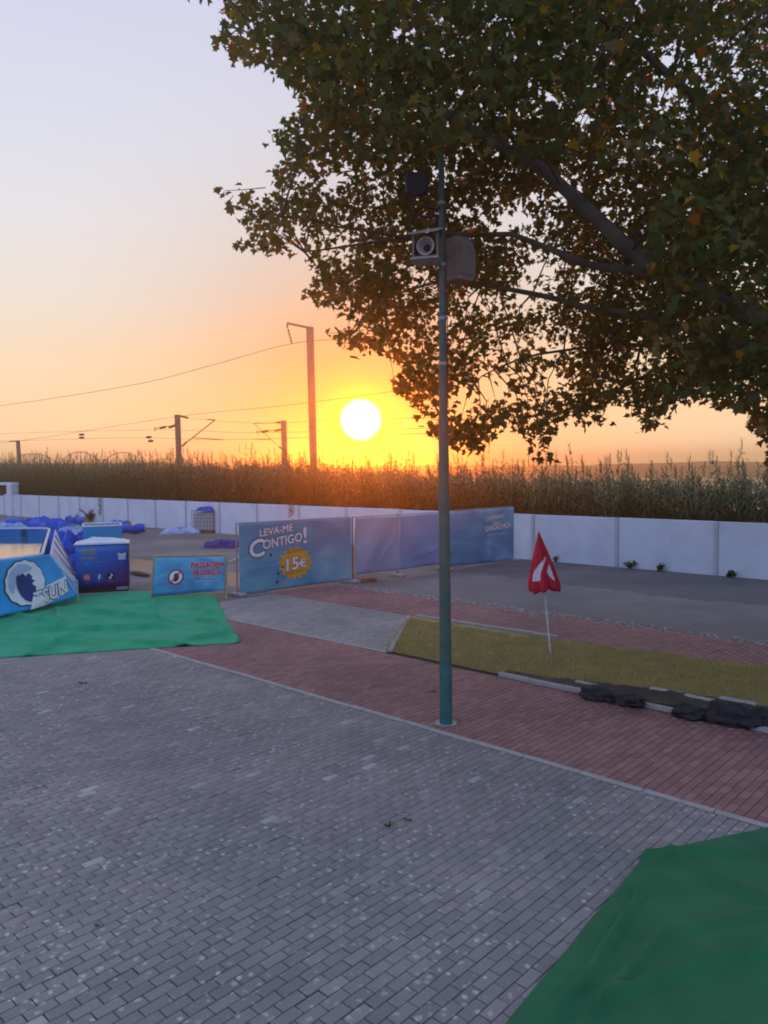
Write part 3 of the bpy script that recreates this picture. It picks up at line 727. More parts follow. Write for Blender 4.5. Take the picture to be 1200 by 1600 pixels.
# ------------------------------------------------------------------ reeds
def build_reeds():
    n = 8200
    u = rng.uniform(-84, 9, n); v = 25.7 + rng.random(n) ** 1.15 * 5.2
    left = np.clip((-14 - u) / 22, 0, 1)
    clump = np.array([noise.noise((a * 0.35, b * 0.5, 2.0)) for a, b in zip(u, v)])
    clump2 = np.array([noise.noise((a * 1.3, b * 1.0, 7.0)) for a, b in zip(u, v)])
    hgt = 2.95 + 0.95 * left + 0.45 * clump + 0.5 * clump2 + rng.normal(0, 0.14, n) + 0.28 * np.clip((-40 - u) / 30, 0, 1)
    tall = rng.random(n) < 0.05
    hgt = hgt + np.where(tall, rng.uniform(0.25, 0.75, n), 0)
    X = u * UX + v * VX; Y = u * UY + v * VY
    lean = rng.normal(0, 0.10, (n, 2)); lean[:, 0] -= 0.05
    Vs, Fs, tot = [], [], []
    cnt = 0
    def tip(i, f):
        return np.array([X[i] + lean[i, 0] * hgt[i] * f * f, Y[i] + lean[i, 1] * hgt[i] * f * f, hgt[i] * f])
    for i in range(n):
        a = rng.random() * 6.283; w = 0.011
        ox, oy = math.cos(a) * w, math.sin(a) * w
        z0 = 0.25
        p0, p1, p2 = tip(i, z0), tip(i, 0.62), tip(i, 0.94)
        for p, ww in ((p0, 1), (p1, .8), (p2, .4)):
            Vs.append((p[0] - ox * ww, p[1] - oy * ww, p[2])); Vs.append((p[0] + ox * ww, p[1] + oy * ww, p[2]))
        Fs += [cnt, cnt + 1, cnt + 3, cnt + 2, cnt + 2, cnt + 3, cnt + 5, cnt + 4]; tot += [4, 4]; cnt += 6
        nl = 13
        ph = rng.random() * 6.283
        for k in range(nl):
            f = 0.40 + 0.58 * (k + rng.random() * .6) / nl
            p = tip(i, f)
            d = ph + (k % 2) * math.pi + rng.normal(0, 0.7)
            L = rng.uniform(0.32, 0.62) * (1.1 - 0.45 * (f > 0.9)); wd = rng.uniform(0.018, 0.032)
            cx, sx = math.cos(d), math.sin(d)
            rise = rng.uniform(0.25, 0.75)
            q1 = p + np.array([cx * L * .5, sx * L * .5, L * .5 * rise]); q2 = p + np.array([cx * L, sx * L, L * (rise - rng.uniform(0.35, 0.9))])
            nx, ny = -sx * wd, cx * wd
            Vs += [(p[0] - nx * .5, p[1] - ny * .5, p[2]), (p[0] + nx * .5, p[1] + ny * .5, p[2]), (q1[0] + nx, q1[1] + ny, q1[2]), (q1[0] - nx, q1[1] - ny, q1[2]), tuple(q2)]
            Fs += [cnt, cnt + 1, cnt + 2, cnt + 3, cnt + 3, cnt + 2, cnt + 4]; tot += [4, 3]; cnt += 5
        if tall[i] or rng.random() < 0.10:               # feathery plume
            p = tip(i, 0.95)
            for k in range(9):
                d = rng.random() * 6.283; L = rng.uniform(0.15, 0.35); zz = k * 0.05
                q = p + np.array([math.cos(d) * L * .35 - .06, math.sin(d) * L * .35, zz + L * .8]); r = p + np.array([0, 0, zz])
                Vs += [(r[0] - .012, r[1], r[2]), (r[0] + .012, r[1], r[2]), tuple(q)]
                Fs += [cnt, cnt + 1, cnt + 2]; tot += [3]; cnt += 3
    o = np_mesh('reeds', np.array(Vs), Fs, tot, reed_leaf, kind='stuff')
    o['label'] = 'dense belt of tall green reeds behind the white wall'; o['category'] = 'reeds'
build_reeds()

# ------------------------------------------------------------------ railway masts and wires
def mast(px, ytop, v, wdt, label, arms, zb=0.9):
    top = atv(px, ytop, v); root = thing('catenary_mast', label, 'mast', (top.x, top.y, zb), 'railway masts beyond the reeds')
    lean = 0.012 * top.z
    MB().box((top.x + lean * .5, top.y, (top.z + zb) / 2), (wdt, wdt, top.z - zb), AS, 0.02, rot=Matrix.Rotation(-0.012, 3, 'Y') @ Matrix.Rotation(AS, 3, 'Z')).build('post', 'concrete_mast', root)
    for kind, pts, r in arms:
        P3 = [atv(x, y, v) for x, y in pts]
        if kind == 'insulator':
            n = 9; a, b = P3
            q = [a.lerp(b, i / (n - 1)) for i in range(n)]
            MB().tube(q, [r * (1 if i % 2 else 0.45) for i in range(n)], 8).build('insulator', 'insulator', root)
        else:
            MB().tube(P3, r, 6).build(kind, 'concrete_mast' if kind == 'arm' else 'wire', root)
    return root
mast(484, 511, 32, 0.34, 'tall mast with a bent top arm and hanging insulator', [('arm', [(487, 513), (449, 505), (449, 512)], 0.07), ('insulator', [(450, 514), (456, 536)], 0.075)])
mast(277, 648, 36, 0.36, 'mast with slanting bracket reaching towards the tall mast', [
    ('insulator', [(282, 650), (294, 653)], 0.11), ('insulator', [(264, 668), (275, 664)], 0.13), ('insulator', [(250, 669), (259, 667)], 0.12),
    ('arm', [(277, 664), (242, 670)], 0.035), ('arm', [(242, 667), (242, 674)], 0.04), ('arm', [(283, 698), (336, 656)], 0.045), ('insulator', [(285, 697), (292, 690)], 0.10), ('arm', [(336, 656), (324, 655)], 0.035), ('arm', [(302, 684), (350, 687)], 0.035)])
mast(443, 657, 40, 0.34, 'mast with bracket reaching away from the tall mast', [
    ('insulator', [(432, 660), (440, 660)], 0.10), ('insulator', [(429, 673), (441, 671)], 0.12), ('insulator', [(409, 675), (419, 673)], 0.12),
    ('arm', [(443, 671), (402, 675)], 0.035), ('arm', [(402, 672), (402, 678)], 0.04), ('arm', [(441, 703), (396, 661)], 0.03), ('arm', [(396, 662), (440, 660)], 0.025), ('arm', [(393, 686), (424, 687)], 0.03), ('insulator', [(436, 698), (442, 702)], 0.09)])
mast(28, 688, 38, 0.36, 'far mast with short top arm near the arched bridge', [('arm', [(28, 689), (15, 690)], 0.06)])
def wire(pts, v, r, label):
    P3 = [atv(x, y, v) for x, y in pts]
    Q = []
    for i in range(len(P3) - 1):
        p0, p1, p2, p3 = P3[max(0, i - 1)], P3[i], P3[i + 1], P3[min(len(P3) - 1, i + 2)]
        for k in range(10):
            t = k / 10
            Q.append((p1 * 2 + (p2 - p0) * t + (p0 * 2 - p1 * 5 + p2 * 4 - p3) * t * t + (p1 * 3 - p0 - p2 * 3 + p3) * t ** 3) * .5)
    Q.append(P3[-1])
    tag(MB().tube(Q, r, 5).build('overhead_wire', 'wire'), label, 'wire', 'overhead railway wires')
wire([(-160, 652), (0, 634), (200, 603), (330, 571), (456, 537), (560, 531), (700, 534)], 32, 0.020, 'thick overhead wire hanging from the insulator of the tall mast')
wire([(-160, 700), (0, 692), (270, 652), (450, 633), (700, 600)], 36, 0.017, 'thin overhead wire passing the top of the slanting-bracket mast')
wire([(-160, 690), (0, 678), (240, 672), (402, 676), (700, 668)], 38, 0.013, 'thin overhead wire meeting the insulator of the second bracket mast')
wire([(-160, 690), (0, 689), (200, 684), (350, 687), (700, 676)], 36, 0.015, 'thin contact wire under the slanting bracket')
wire([(294, 653), (396, 661), (520, 657), (700, 652)], 38, 0.012, 'thin overhead wire between the two bracket masts')
for k, (x, y) in enumerate(((127, 679), (127, 684), (232, 683), (235, 689))):
    a, b = atv(x - 4, y + .3, 38), atv(x + 5, y - .3, 38)
    q = [a.lerp(b, i / 6) for i in range(7)]
    tag(MB().tube(q, [0.03, .10, .13, .13, .13, .10, .03], 8).build('line_insulator', 'insulator'),
        ['upper dark insulator strung on wires far from the slanting-bracket mast', 'lower dark insulator strung on wires far from the slanting-bracket mast', 'upper dark insulator strung on wires beside the slanting-bracket mast', 'lower dark insulator strung on wires beside the slanting-bracket mast'][k], 'insulator', 'insulators strung on the wires')
# far arched bridge
bY = 290.0
br = thing('arch_bridge', 'distant arched bridge on the horizon behind the reeds', 'bridge', atY(100, 725, bY))
for x0, x1, yt in ((-60, 10, 706), (10, 92, 709), (92, 158, 706), (158, 226, 707)):
    q = []
    for i in range(17):
        t = i / 16; x = x0 + (x1 - x0) * t; base_y = 724
        q.append(atY(x, base_y - (base_y - yt) * 4 * t * (1 - t), bY))
    MB().tube(q, 0.24, 6).build('arch', 'far_concrete', br)
    for i in range(2, 15, 2):
        b0 = Vector((q[i].x, q[i].y, atY(100, 724, bY).z)); MB().tube([b0, q[i]], 0.07, 4).build('hanger', 'far_concrete', br)
dz = atY(100, 724.5, bY).z
MB().box((atY(85, 724, bY).x, bY, dz - 0.4), (84, 5, 1.0)).build('deck', 'far_concrete', br)
for x in (-60, 10, 92, 158, 226):
    p = atY(x, 726, bY); MB().box((p.x, bY, (dz - 4) / 2 - 0.5), (1.4, 4, dz + 1.5)).build('pier', 'far_concrete', br)

# ------------------------------------------------------------------ lamp post with loudspeakers
pb = gnd(697, 1131)
lp = thing('lamp_post', 'tapered green post with teal foot carrying loudspeakers and a floodlight', 'lamp post', pb)
def pz(z):
    return Vector((pb.x - 0.003 * z, pb.y, z))
MB().tube([pz(0.0), pz(0.02), pz(.80), pz(.82)], [0.092, 0.090, 0.087, 0.083], 18).build('foot', 'teal_paint', lp, True)
MB().tube([pz(.78), pz(3.0), pz(4.2), pz(4.21), pz(7.95)], [0.083, 0.075, 0.068, 0.058, 0.036], 18).build('pole', 'green_paint', lp, True)
MB().tube([pz(0.0), pz(0.018)], [0.15, 0.15], 18).build('base_plate', 'grey_metal', lp)
PX = 0.0086                                          # metres per photo pixel at the post
def lpp(x, y, dy=0.0):
    return atY(x, y, pb.y + dy)
# front loudspeaker: cabinet with recessed horn, hood and lower tray
c = lpp(668, 389, -0.10); rot = Matrix.Rotation(R(-14), 3, 'Z')
sp = thing('x', 'x', 'x'); bpy.data.objects.remove(sp)
spk = MB()
w_, d_, h_ = 0.34, 0.34, 0.30
def sl(p):
    return c + rot @ Vector(p)
for (a, b_) in (((-w_ / 2, -d_ / 2), (-w_ / 2 + .025, d_ / 2)), ((w_ / 2 - .025, -d_ / 2), (w_ / 2, d_ / 2))):
    spk.box(sl(((a[0] + b_[0]) / 2, 0, 0)), (.025, d_, h_), rot=rot, bev=.004)
spk.box(sl((0, 0, -h_ / 2 + .012)), (w_ - .052, d_, .024), rot=rot, bev=.004)
spk.box(sl((0, d_ / 2 - .02, .012)), (w_ - .052, .03, h_ - .026), rot=rot, bev=.004)
cab = spk.build('loudspeaker', 'speaker_tan', lp)
MB().box(sl((0, -0.03, -h_ / 2 - 0.02)), (w_ + .03, d_ + .06, .022), rot=rot, bev=.005).build('tray', 'speaker_light', cab)
hood = MB()
hp = [(-w_ / 2 - .04, -d_ / 2 - .08, h_ / 2 - .02), (w_ / 2 + .03, -d_ / 2 - .08, h_ / 2 + .00), (w_ / 2 + .02, d_ / 2, h_ / 2 + .15), (-w_ / 2 + .05, d_ / 2, h_ / 2 + .13)]
lo = [sl(p) for p in hp]; hi = [p + Vector((0, -.004, .02)) for p in lo]
hood.v = [tuple(p) for p in lo + hi]; hood.f = [(3, 2, 1, 0), (4, 5, 6, 7), (0, 1, 5, 4), (1, 2, 6, 5), (2, 3, 7, 6), (3, 0, 4, 7)]
hood.build('hood', 'speaker_light', cab)
def disc_ring(name, cen, r0, r1, y0, y1, material, parent, n=24):
    mb = MB()
    for i in range(n):
        a = 2 * math.pi * i / n
        mb.v.append(tuple(sl((cen[0] + r0 * math.cos(a), y0, cen[1] + r0 * math.sin(a))))); mb.v.append(tuple(sl((cen[0] + r1 * math.cos(a), y1, cen[1] + r1 * math.sin(a)))))
    mb.f = [(2 * i, 2 * ((i + 1) % n), 2 * ((i + 1) % n) + 1, 2 * i + 1) for i in range(n)]
    return mb.build(name, material, parent, True)
disc_ring('horn', (0, .0), .11, .05, -d_ / 2 + .03, -d_ / 2 + .14, 'speaker_light', cab)
disc_ring('horn_rim', (0, .0), .118, .098, -d_ / 2 + .018, -d_ / 2 + .026, 'speaker_light', cab)
disc_ring('driver', (0, .0), .05, .0001, -d_ / 2 + .141, -d_ / 2 + .10, 'dark_metal', cab)
MB().box(sl((0, -d_ / 2 + .2, 0.01)), (w_ - .06, .012, h_ - .05), rot=rot).build('baffle', 'dark_metal', cab)
MB().tube([sl((w_ / 2 - .02, 0, 0)), pz(c.z)], .02, 8).build('bracket', 'grey_metal', cab)
# rear loudspeaker, its back turned to the yard, rounded cabinet
c2 = lpp(716, 408, 0.20); rot2 = Matrix.Rotation(R(35), 3, 'Z')
ou = [(-.16, -.28), (.12, -.28), (.17, -.20), (.17, .12), (.10, .24), (.02, .28), (-.16, .28)]
mb = MB()
for y in (-.16, .16):
    for x, z in ou:
        mb.v.append(tuple(c2 + rot2 @ Vector((x, y, z))))
n = len(ou); mb.f = [tuple(range(n)), tuple(reversed(range(n, 2 * n)))] + [(i, n + i, n + (i + 1) % n, (i + 1) % n) for i in range(n)]
cab2 = mb.build('loudspeaker', 'speaker_tan', lp)
MB().box(c2 + rot2 @ Vector((0, -.168, 0)), (.24, .012, .42), rot=rot2, bev=.004).build('back_panel', 'speaker_tan', cab2)
MB().tube([c2 + Vector((-.1, -.1, .05)), pz(c2.z + .05)], .02, 8).build('bracket', 'grey_metal', cab2)
# floodlight: dark angular head on a curved arm
c3 = lpp(651, 291, -0.05)
fo = [(-.17, .10), (-.10, .17), (.12, .15), (.17, .02), (.12, -.13), (-.05, -.17), (-.15, -.10)]
mb = MB(); n = len(fo)
for y, k_ in ((-.10, .86), (-.06, 1), (.08, .8)):
    for x, z in fo:
        mb.v.append((c3.x + x * k_, c3.y + y, c3.z + z * k_))
mb.f = [tuple(range(n)), tuple(reversed(range(2 * n, 3 * n)))]
for r_ in (0, 1):
    mb.f += [(r_ * n + i, (r_ + 1) * n + i, (r_ + 1) * n + (i + 1) % n, r_ * n + (i + 1) % n) for i in range(n)]
fl = mb.build('floodlight', 'dark_metal', lp)
MB().tube([(c3.x + .05, c3.y, c3.z - .12), (c3.x + .12, c3.y, c3.z - .26), (c3.x + .26, c3.y, c3.z - .30), pz(c3.z - .24)], .018, 8).build('arm', 'dark_metal', fl, True)
MB().tube([(c3.x - .02, c3.y, c3.z - .15), (c3.x - .06, c3.y, c3.z - .36), (c3.x + .10, c3.y, c3.z - .40), pz(c3.z - .38)], .014, 8).build('arm', 'dark_metal', fl, True)
for z0 in (4.9, 5.5, 6.2, 7.0):
    MB().tube([pz(z0) + Vector((0, 0, -.02)), pz(z0) + Vector((0, 0, .02))], [.064 - .004 * (z0 - 4.9)] * 2, 16).build('clamp', 'grey_metal', lp)
MB().tube([pz(z) + Vector((.062 - .004 * (z - 4.3) + .004 * math.sin(z * 5), -.03, 0)) for z in np.linspace(4.3, 6.6, 16)], .007, 5).build('cable', 'dark_metal', lp)

# ------------------------------------------------------------------ closed parasol
ub = gnd(860, 1018, 0.06)
par = thing('parasol', 'closed red parasol with white swirl print standing in the grass', 'parasol', ub)
utop = atY(842, 834, ub.y)
def ua(z):                                           # leaning pole axis
    t = (z - ub.z) / (utop.z - ub.z); return ub.lerp(utop, t)
MB().tube([ua(ub.z - .05), ua(utop.z - .25)], 0.019, 10).build('pole', 'pole_white', par, True)
zt, zb_ = utop.z, atY(848, 922, ub.y).z
NP = 64
def canopy_pt(s, t, lift=0.0):
    z = zt + (zb_ - zt) * t
    r = np.interp(t, [0, .06, .3, .55, .8, .92, 1.0], [.018, .035, .115, .185, .245, .262, .235])
    th = 2 * math.pi * s
    fold = 1 + 0.17 * t * math.cos(8 * th + 1.6 * t) + 0.07 * math.sin(3 * th + 1.0)
    hem = 0.018 * math.cos(8 * th + 1.6) * max(0, (t - .8) / .2) + 0.045 * math.sin(th * 2 + .7) * max(0, (t - .6) / .4)
    c_ = ua(z); rr = r * fold + lift
    return Vector((c_.x + rr * math.cos(th), c_.y + rr * math.sin(th), z - hem))
cano = MB().grid(lambda s, t: canopy_pt(s, t), NP, 22).build('canopy', 'red_cloth', par, True)
md = cano.modifiers.new('thickness', 'SOLIDIFY'); md.thickness = 0.004; md.offset = -1
MB().tube([ua(zt - .01), ua(zt + .05)], [.016, .008], 8).build('finial', 'red_cloth', par)
def swirl(center, width):                             # white band painted on the cloth: list of (s, t) centre points
    mb = MB(); n = 24
    for i in range(n + 1):
        k_ = i / n; j = k_ * (len(center) - 1); a = int(min(j, len(center) - 2)); fr = j - a
        s = center[a][0] * (1 - fr) + center[a + 1][0] * fr; t = center[a][1] * (1 - fr) + center[a + 1][1] * fr
        w = np.interp(k_, [0, .5, 1], width)
        for q in np.linspace(-1, 1, 7):
            mb.v.append(tuple(canopy_pt(s + q * w, t, .006)))
    for i in range(n):
        for q in range(6):
            a = i * 7 + q; mb.f.append((a, a + 1, a + 8, a + 7))
    return mb.build('swirl_print', 'white_print', cano, True)
swirl([(.815, .40), (.755, .47), (.695, .55), (.655, .64), (.635, .72), (.63, .80)], (.02, .042, .055))
swirl([(.845, .53), (.825, .62), (.825, .72), (.85, .82)], (.006, .034, .012))

# ------------------------------------------------------------------ banner fence
bL, bM, bR = W(-17.42, 12.77), W(-16.76, 16.55), W(-16.01, 24.3)
def on_line(A, B, px):
    lo_, hi_ = -0.2, 1.2
    for _ in range(50):
        t = (lo_ + hi_) / 2; p = A.lerp(B, t)
        if project([p])[0][0] < px:
            lo_ = t
        else:
            hi_ = t
    return A.lerp(B, (lo_ + hi_) / 2)
def Z(p, z):
    return Vector((p.x, p.y, z))
def fence_posts(root, pts, top, mtl='grey_metal'):
    for p in pts:
        MB().tube([Z(p, 0), Z(p, top)], .022, 8).build('post', mtl, root)
        MB().box(Z(p, .05), (.55, .22, .10), AS + R(8), .02).build('foot', 'kerb', root)
off = Vector((-.08, .05, 0))
f1 = thing('banner_panel', 'blue banner reading LEVA-ME CONTIGO with a yellow 15 euro burst', 'banner', bL, 'banners on the temporary fence')
bMl = bL.lerp(bM, .985)
S1 = sheet(Z(bL, .03), Z(bMl, .12), Z(bL, 2.03), Z(bMl, 2.03), lambda s, t: .006 * math.sin(s * 7 + 1) + .010 * math.sin(s * 19 + t * 5) * (1 - t) ** 2)
sheet_mesh('banner', S1, pr_first, f1, 48, 24)
fence_posts(f1, [bL + off, bMl + off], 2.06)
MB().tube([Z(bL + off, 2.04), Z(bMl + off, 2.04)], .016, 8).build('rail', 'grey_metal', f1)
def fat(name, s, S, x0, x1, y0, cap, root, fill='ink_white', line='ink_navy', o1=.024, o2=.065, lift=.010, **kw):
    letters(name + '_outline', s, S, x0, x1, y0, cap, line, root, lift, o2, ref=o1, **kw)
    letters(name, s, S, x0, x1, y0, cap, fill, root, lift + .006, o1, **kw)
fat('lettering', 'LEVA-ME', S1, .17, .455, .80, .105, f1, slope=.055)
fat('lettering', 'C', S1, .085, .205, .505, .25, f1, o1=.03, o2=.075, slope=.03)
fat('lettering', 'ONTIGO', S1, .195, .535, .615, .135, f1, o1=.028, o2=.07, slope=.075)
fat('lettering', '!', S1, .548, .578, .655, .25, f1, o1=.015, o2=.035)
burst = []
for i in range(32):
    a = 2 * math.pi * i / 32 + .1; r_ = 1.0 if i % 2 else .80
    burst.append((.475 + .155 * r_ * math.cos(a), .37 + .255 * r_ * math.sin(a)))
flat('price_burst', burst, S1, 'ink_yellow', f1, .008)
letters('lettering', 'PELUCHES DESDE', S1, .40, .55, .515, .035, 'ink_ochre', f1, .012, .01, slope=.03)
fat('lettering', '15', S1, .395, .50, .265, .185, f1, o1=.03, o2=.06, lift=.014, slope=.02)
fat('lettering', '€', S1, .505, .575, .30, .125, f1, o1=.02, o2=.06, lift=.014)
letters('lettering', 'NO FINAL DA PISTA', S1, .385, .56, .195, .04, 'ink_ochre', f1, .012, .01, slope=.04)
for (x, y, r_) in ((.26, .52, .012), (.32, .24, .012), (.31, .12, .014), (.36, .33, .01)):
    flat('dot_print', ringpts(x, y, r_, r_ * 1.9, 10), S1, 'ink_navy', f1, .008)

f2 = thing('banner_panel', 'faded pale blue banner without lettering, sagging on the temporary fence', 'banner', bM, 'banners on the temporary fence')
pS, pE = bM.lerp(bR, .012), on_line(bM, bR, 697)
pC = on_line(bM, bR, 625)
def sag2(s, t):
    return .030 * math.sin((s * 1.3 - t * .8) * 5 + .8) + .05 * noise.noise((s * 2.6 - t * 1.5, s * .9 + t * 1.2, 3.0)) + .03 * abs(noise.noise((s * 6 - t * 4.5, t * 1.3 + s, 8.0)))
S2 = sheet(Z(pS, .26), Z(pC, .24), Z(pS, 2.02), Z(pC, 1.98), sag2)
S2b = sheet(Z(pC.lerp(pE, .004), .24), Z(pE, .24), Z(pC.lerp(pE, .004), 1.98), Z(pE, 1.99), lambda s, t: .02 * math.sin((s * 1.6 + t * 1.2) * 6 + 1) * (1 - .4 * t) + .05 * math.exp(-((t - .18 - .16 * s) / .05) ** 2) * s)
sheet_mesh('banner', S2, pr_plain, f2, 48, 28)
sheet_mesh('banner', S2b, pr_mid, f2, 48, 28)
fence_posts(f2, [pS + off, pC + off], 2.05, 'wood_brown')
MB().tube([Z(pS + off, 2.03), Z(pE + off, 2.0)], .016, 8).build('rail', 'grey_metal', f2)
MB().box(Z(pS, .06) + Vector((.34, .12, 0)), (.62, .20, .13), AS + R(70), .02).build('ballast_block', 'wood_brown', f2)
f3 = thing('banner_panel', 'deep blue banner with white lettering where the fence meets the white wall', 'banner', pE, 'banners on the temporary fence')
pE2 = pE.lerp(bR, .01)
S3 = sheet(Z(pE2, .12), Z(bR, .06), Z(pE2, 2.0), Z(bR, 2.02), lambda s, t: .008 * math.sin(s * 9 + 2) + .008 * math.sin(s * 23 + t * 4) * (1 - t))
sheet_mesh('banner', S3, pr_third, f3, 48, 24)
fence_posts(f3, [pE2 + off, bR + off * .5], 2.05)
MB().tube([Z(pE2 + off, 2.03), Z(bR + off * .5, 2.04)], .016, 8).build('rail', 'grey_metal', f3)
fat('lettering', 'CAMINHO', S3, .55, .84, .78, .085, f3, slope=.05, fill='ink_white', o1=.018, o2=.06)
fat('lettering', 'DA', S3, .68, .77, .705, .05, f3, o1=.02, o2=.06)
fat('lettering', 'GARGALHADA', S3, .54, .95, .585, .10, f3, slope=.055, o1=.018, o2=.06)
letters('lettering', 'SEMPRE EM FRENTE', S3, .57, .90, .50, .035, 'ink_pale', f3, .012, .008)

# ------------------------------------------------------------------ warning sign on a tubular frame
sgL, sgR = gnd(236, 938), gnd(353, 936)
sg = thing('warning_sign', 'low blue sign on a yellow tube frame reading PASSAGEM PROIBIDA', 'sign', sgL.lerp(sgR, .5))
back = Vector((0, .28, 0))
TL, TR = atY(241, 869, sgL.y + .26), atY(355, 867, sgR.y + .26)
def corner(p, q, r, r2, n=6):
    return [p + (q - p) * 0 for _ in range(0)]
loop = [sgL, sgL.lerp(TL, .90), sgL.lerp(TL, .97).lerp(TL.lerp(TR, .03), .5), TL.lerp(TR, .03), TL.lerp(TR, .97), sgR.lerp(TR, .97).lerp(TL.lerp(TR, .97), .5), sgR.lerp(TR, .90), sgR]
MB().tube(loop, .026, 10).build('frame', 'yellow_frame', sg, True)
for A_, B_ in ((sgL, TL), (sgR, TR)):
    MB().tube([A_.lerp(B_, .86), A_ + Vector((.18 if A_ is sgL else -.18, .75, 0))], .018, 8).build('rear_leg', 'yellow_frame', sg)
MB().tube([sgL.lerp(TL, .10), sgR.lerp(TR, .14)], .018, 8).build('cross_bar', 'yellow_frame', sg)
fr = Vector((0, -.035, 0))
Ssg = sheet(sgL.lerp(TL, .09) + fr + Vector((.03, 0, 0)), sgR.lerp(TR, .20) + fr - Vector((.03, 0, 0)), sgL.lerp(TL, .965) + fr + Vector((.03, 0, 0)), sgR.lerp(TR, .965) + fr - Vector((.03, 0, 0)), None)
bd = sheet_mesh('board', Ssg, pr_sign, sg, 20, 10, .012)
def sg_text(word, x0, x1, y0, cap, **kw):
    letters('lettering_outline', word, Ssg, x0, x1, y0, cap, 'ink_pink', bd, .014, .085, ref=.006, **kw)
    letters('lettering', word, Ssg, x0, x1, y0, cap, 'ink_red', bd, .019, .032, **kw)
sg_text('PASSAGEM', .52, .97, .68, .165, arch=.02)
sg_text('PROIBIDA', .55, .945, .455, .165, arch=.03)
letters('lettering', 'SIGA PELA OUTRA', Ssg, .66, .88, .385, .045, 'ink_pink', bd, .014, .004)
letters('lettering', 'ENTRADA DO PARQUE', Ssg, .58, .93, .29, .045, 'ink_pink', bd, .014, .004)
flat('prohibition_disc', ringpts(.312, .47, .108, .205), Ssg, 'ink_white', bd, .014)
annulus('prohibition_ring', .312, .47, .112, .212, .80, Ssg, 'ink_red', bd, .018)
flat('footprint_print', ringpts(.318, .46, .036, .115, 16, .08, 3, .4), Ssg, 'ink_black', bd, .021)
mb = MB()
for (x, y) in ((.362, .615), (.375, .590), (.262, .325), (.249, .350)):
    mb.v.append(tuple(Ssg(x, y, .025)))
mb.f = [(0, 1, 2, 3)]; mb.build('prohibition_bar', 'ink_red', bd)

# ------------------------------------------------------------------ printed box
bl_ = gnd(119, 931); br_ = bl_ + Vector((math.cos(R(17)), math.sin(R(17)), 0)) * 1.44
ex = (br_ - bl_).normalized(); ey = Vector((-ex.y, ex.x, 0)); bw = (br_ - bl_).length
bz0, bz1 = 0.20, atY(160, 851, (bl_.y + br_.y) / 2).z
bx = thing('promotion_box', 'square blue and violet box with social media icons on the turf', 'box', bl_.lerp(br_, .5))
def bp(a, d, z):
    return bl_ + ex * a + ey * d + Vector((0, 0, z))
DEP = 0.95; rzb = math.atan2(ex.y, ex.x)
MB().box(bp(bw / 2, DEP / 2, (bz0 + bz1) / 2), (bw, DEP, bz1 - bz0), rzb, .012).build('body', 'ink_deep_blue', bx)
Sb = sheet(bp(.012, -.003, bz0 + .012), bp(bw - .012, -.003, bz0 + .012), bp(.012, -.003, bz1 - .014), bp(bw - .012, -.003, bz1 - .014))
fp = sheet_mesh('front_print', Sb, pr_box, bx, 6, 6, .003)
MB().box(bp(bw / 2, DEP / 2, .115), (bw - .10, DEP - .12, .17), rzb, .01).build('plinth', 'dark_metal', bx)
MB().box(bp(bw / 2, -.01, .035), (bw - .02, .06, .05), rzb, .01).build('skid', 'grey_metal', bx)
MB().box(bp(bw / 2, DEP - .1, .035), (bw - .02, .06, .05), rzb, .01).build('skid', 'grey_metal', bx)
MB().box(bp(bw * .86, -.006, .155), (.30, .02, .09), rzb, .006).build('name_plate', 'fabric_grey', bx)
lid = MB().box(bp(bw / 2, DEP / 2, bz1 + .018), (bw + .05, DEP + .05, .034), rzb, .008).build('lid', 'white_metal', bx)
flat('headline_bar', [(.12, .865), (.40, .885), (.40, .925), (.12, .905)], Sb, 'ink_gold', fp, .006)
letters('lettering', 'SIGA-NOS', Sb, .12, .41, .79, .065, 'ink_gold', fp, .006, .035)
letters('lettering', 'E GANHE', Sb, .12, .36, .675, .065, 'ink_gold', fp, .006, .035)
letters('lettering', 'partilhe a sua diversão connosco', Sb, .14, .65, .60, .022, 'ink_pale', fp, .006, .002)
letters('lettering', 'nas redes', Sb, .14, .28, .545, .022, 'ink_pale', fp, .006, .002)
for k, (cx_, mt_) in enumerate(((.20, 'icon_red'), (.435, 'icon_blue'), (.655, 'ink_black'))):
    hw, hh_ = .075, .08
    pts_ = []
    for (sx_, sy_, a0) in ((1, 1, 0), (-1, 1, 90), (-1, -1, 180), (1, -1, 270)):
        for q in (0, 30, 60, 90):
            a = R(a0 + q); pts_.append((cx_ + sx_ * (hw - .02) + .02 * math.cos(a), .245 + sy_ * (hh_ - .02) + .02 * math.sin(a)))
    ic = flat('icon', pts_, Sb, mt_, fp, .006)
    if k == 0:
        annulus('camera_outline', cx_, .245, .048, .052, .80, Sb, 'ink_white', ic, .010); annulus('lens_ring', cx_, .245, .024, .026, .66, Sb, 'ink_white', ic, .010)
    elif k == 1:
        letters('letter_f', 'f', Sb, cx_ - .018, cx_ + .03, .185, .125, 'ink_white', ic, .010, .03)
    else:
        annulus('note_head', cx_ - .012, .213, .026, .03, .5, Sb, 'ink_white', ic, .010)
        flat('note_stem', [(cx_ + .004, .212), (cx_ + .018, .212), (cx_ + .018, .315), (cx_ + .004, .315)], Sb, 'ink_white', ic, .011)
        flat('note_flag', [(cx_ + .018, .315), (cx_ + .026, .29), (cx_ + .05, .272), (cx_ + .05, .252), (cx_ + .018, .275)], Sb, 'ink_white', ic, .0115)
    letters('lettering', ['instagram', 'facebook', 'tiktok'][k], Sb, cx_ - .055, cx_ + .055, .125, .018, 'ink_pale', fp, .006, .002)
flat('crest', [(.80, .80), (.86, .79), (.88, .755), (.90, .79), (.96, .80), (.955, .74), (.93, .71), (.83, .71), (.805, .74)], Sb, 'ink_pink', fp, .006)
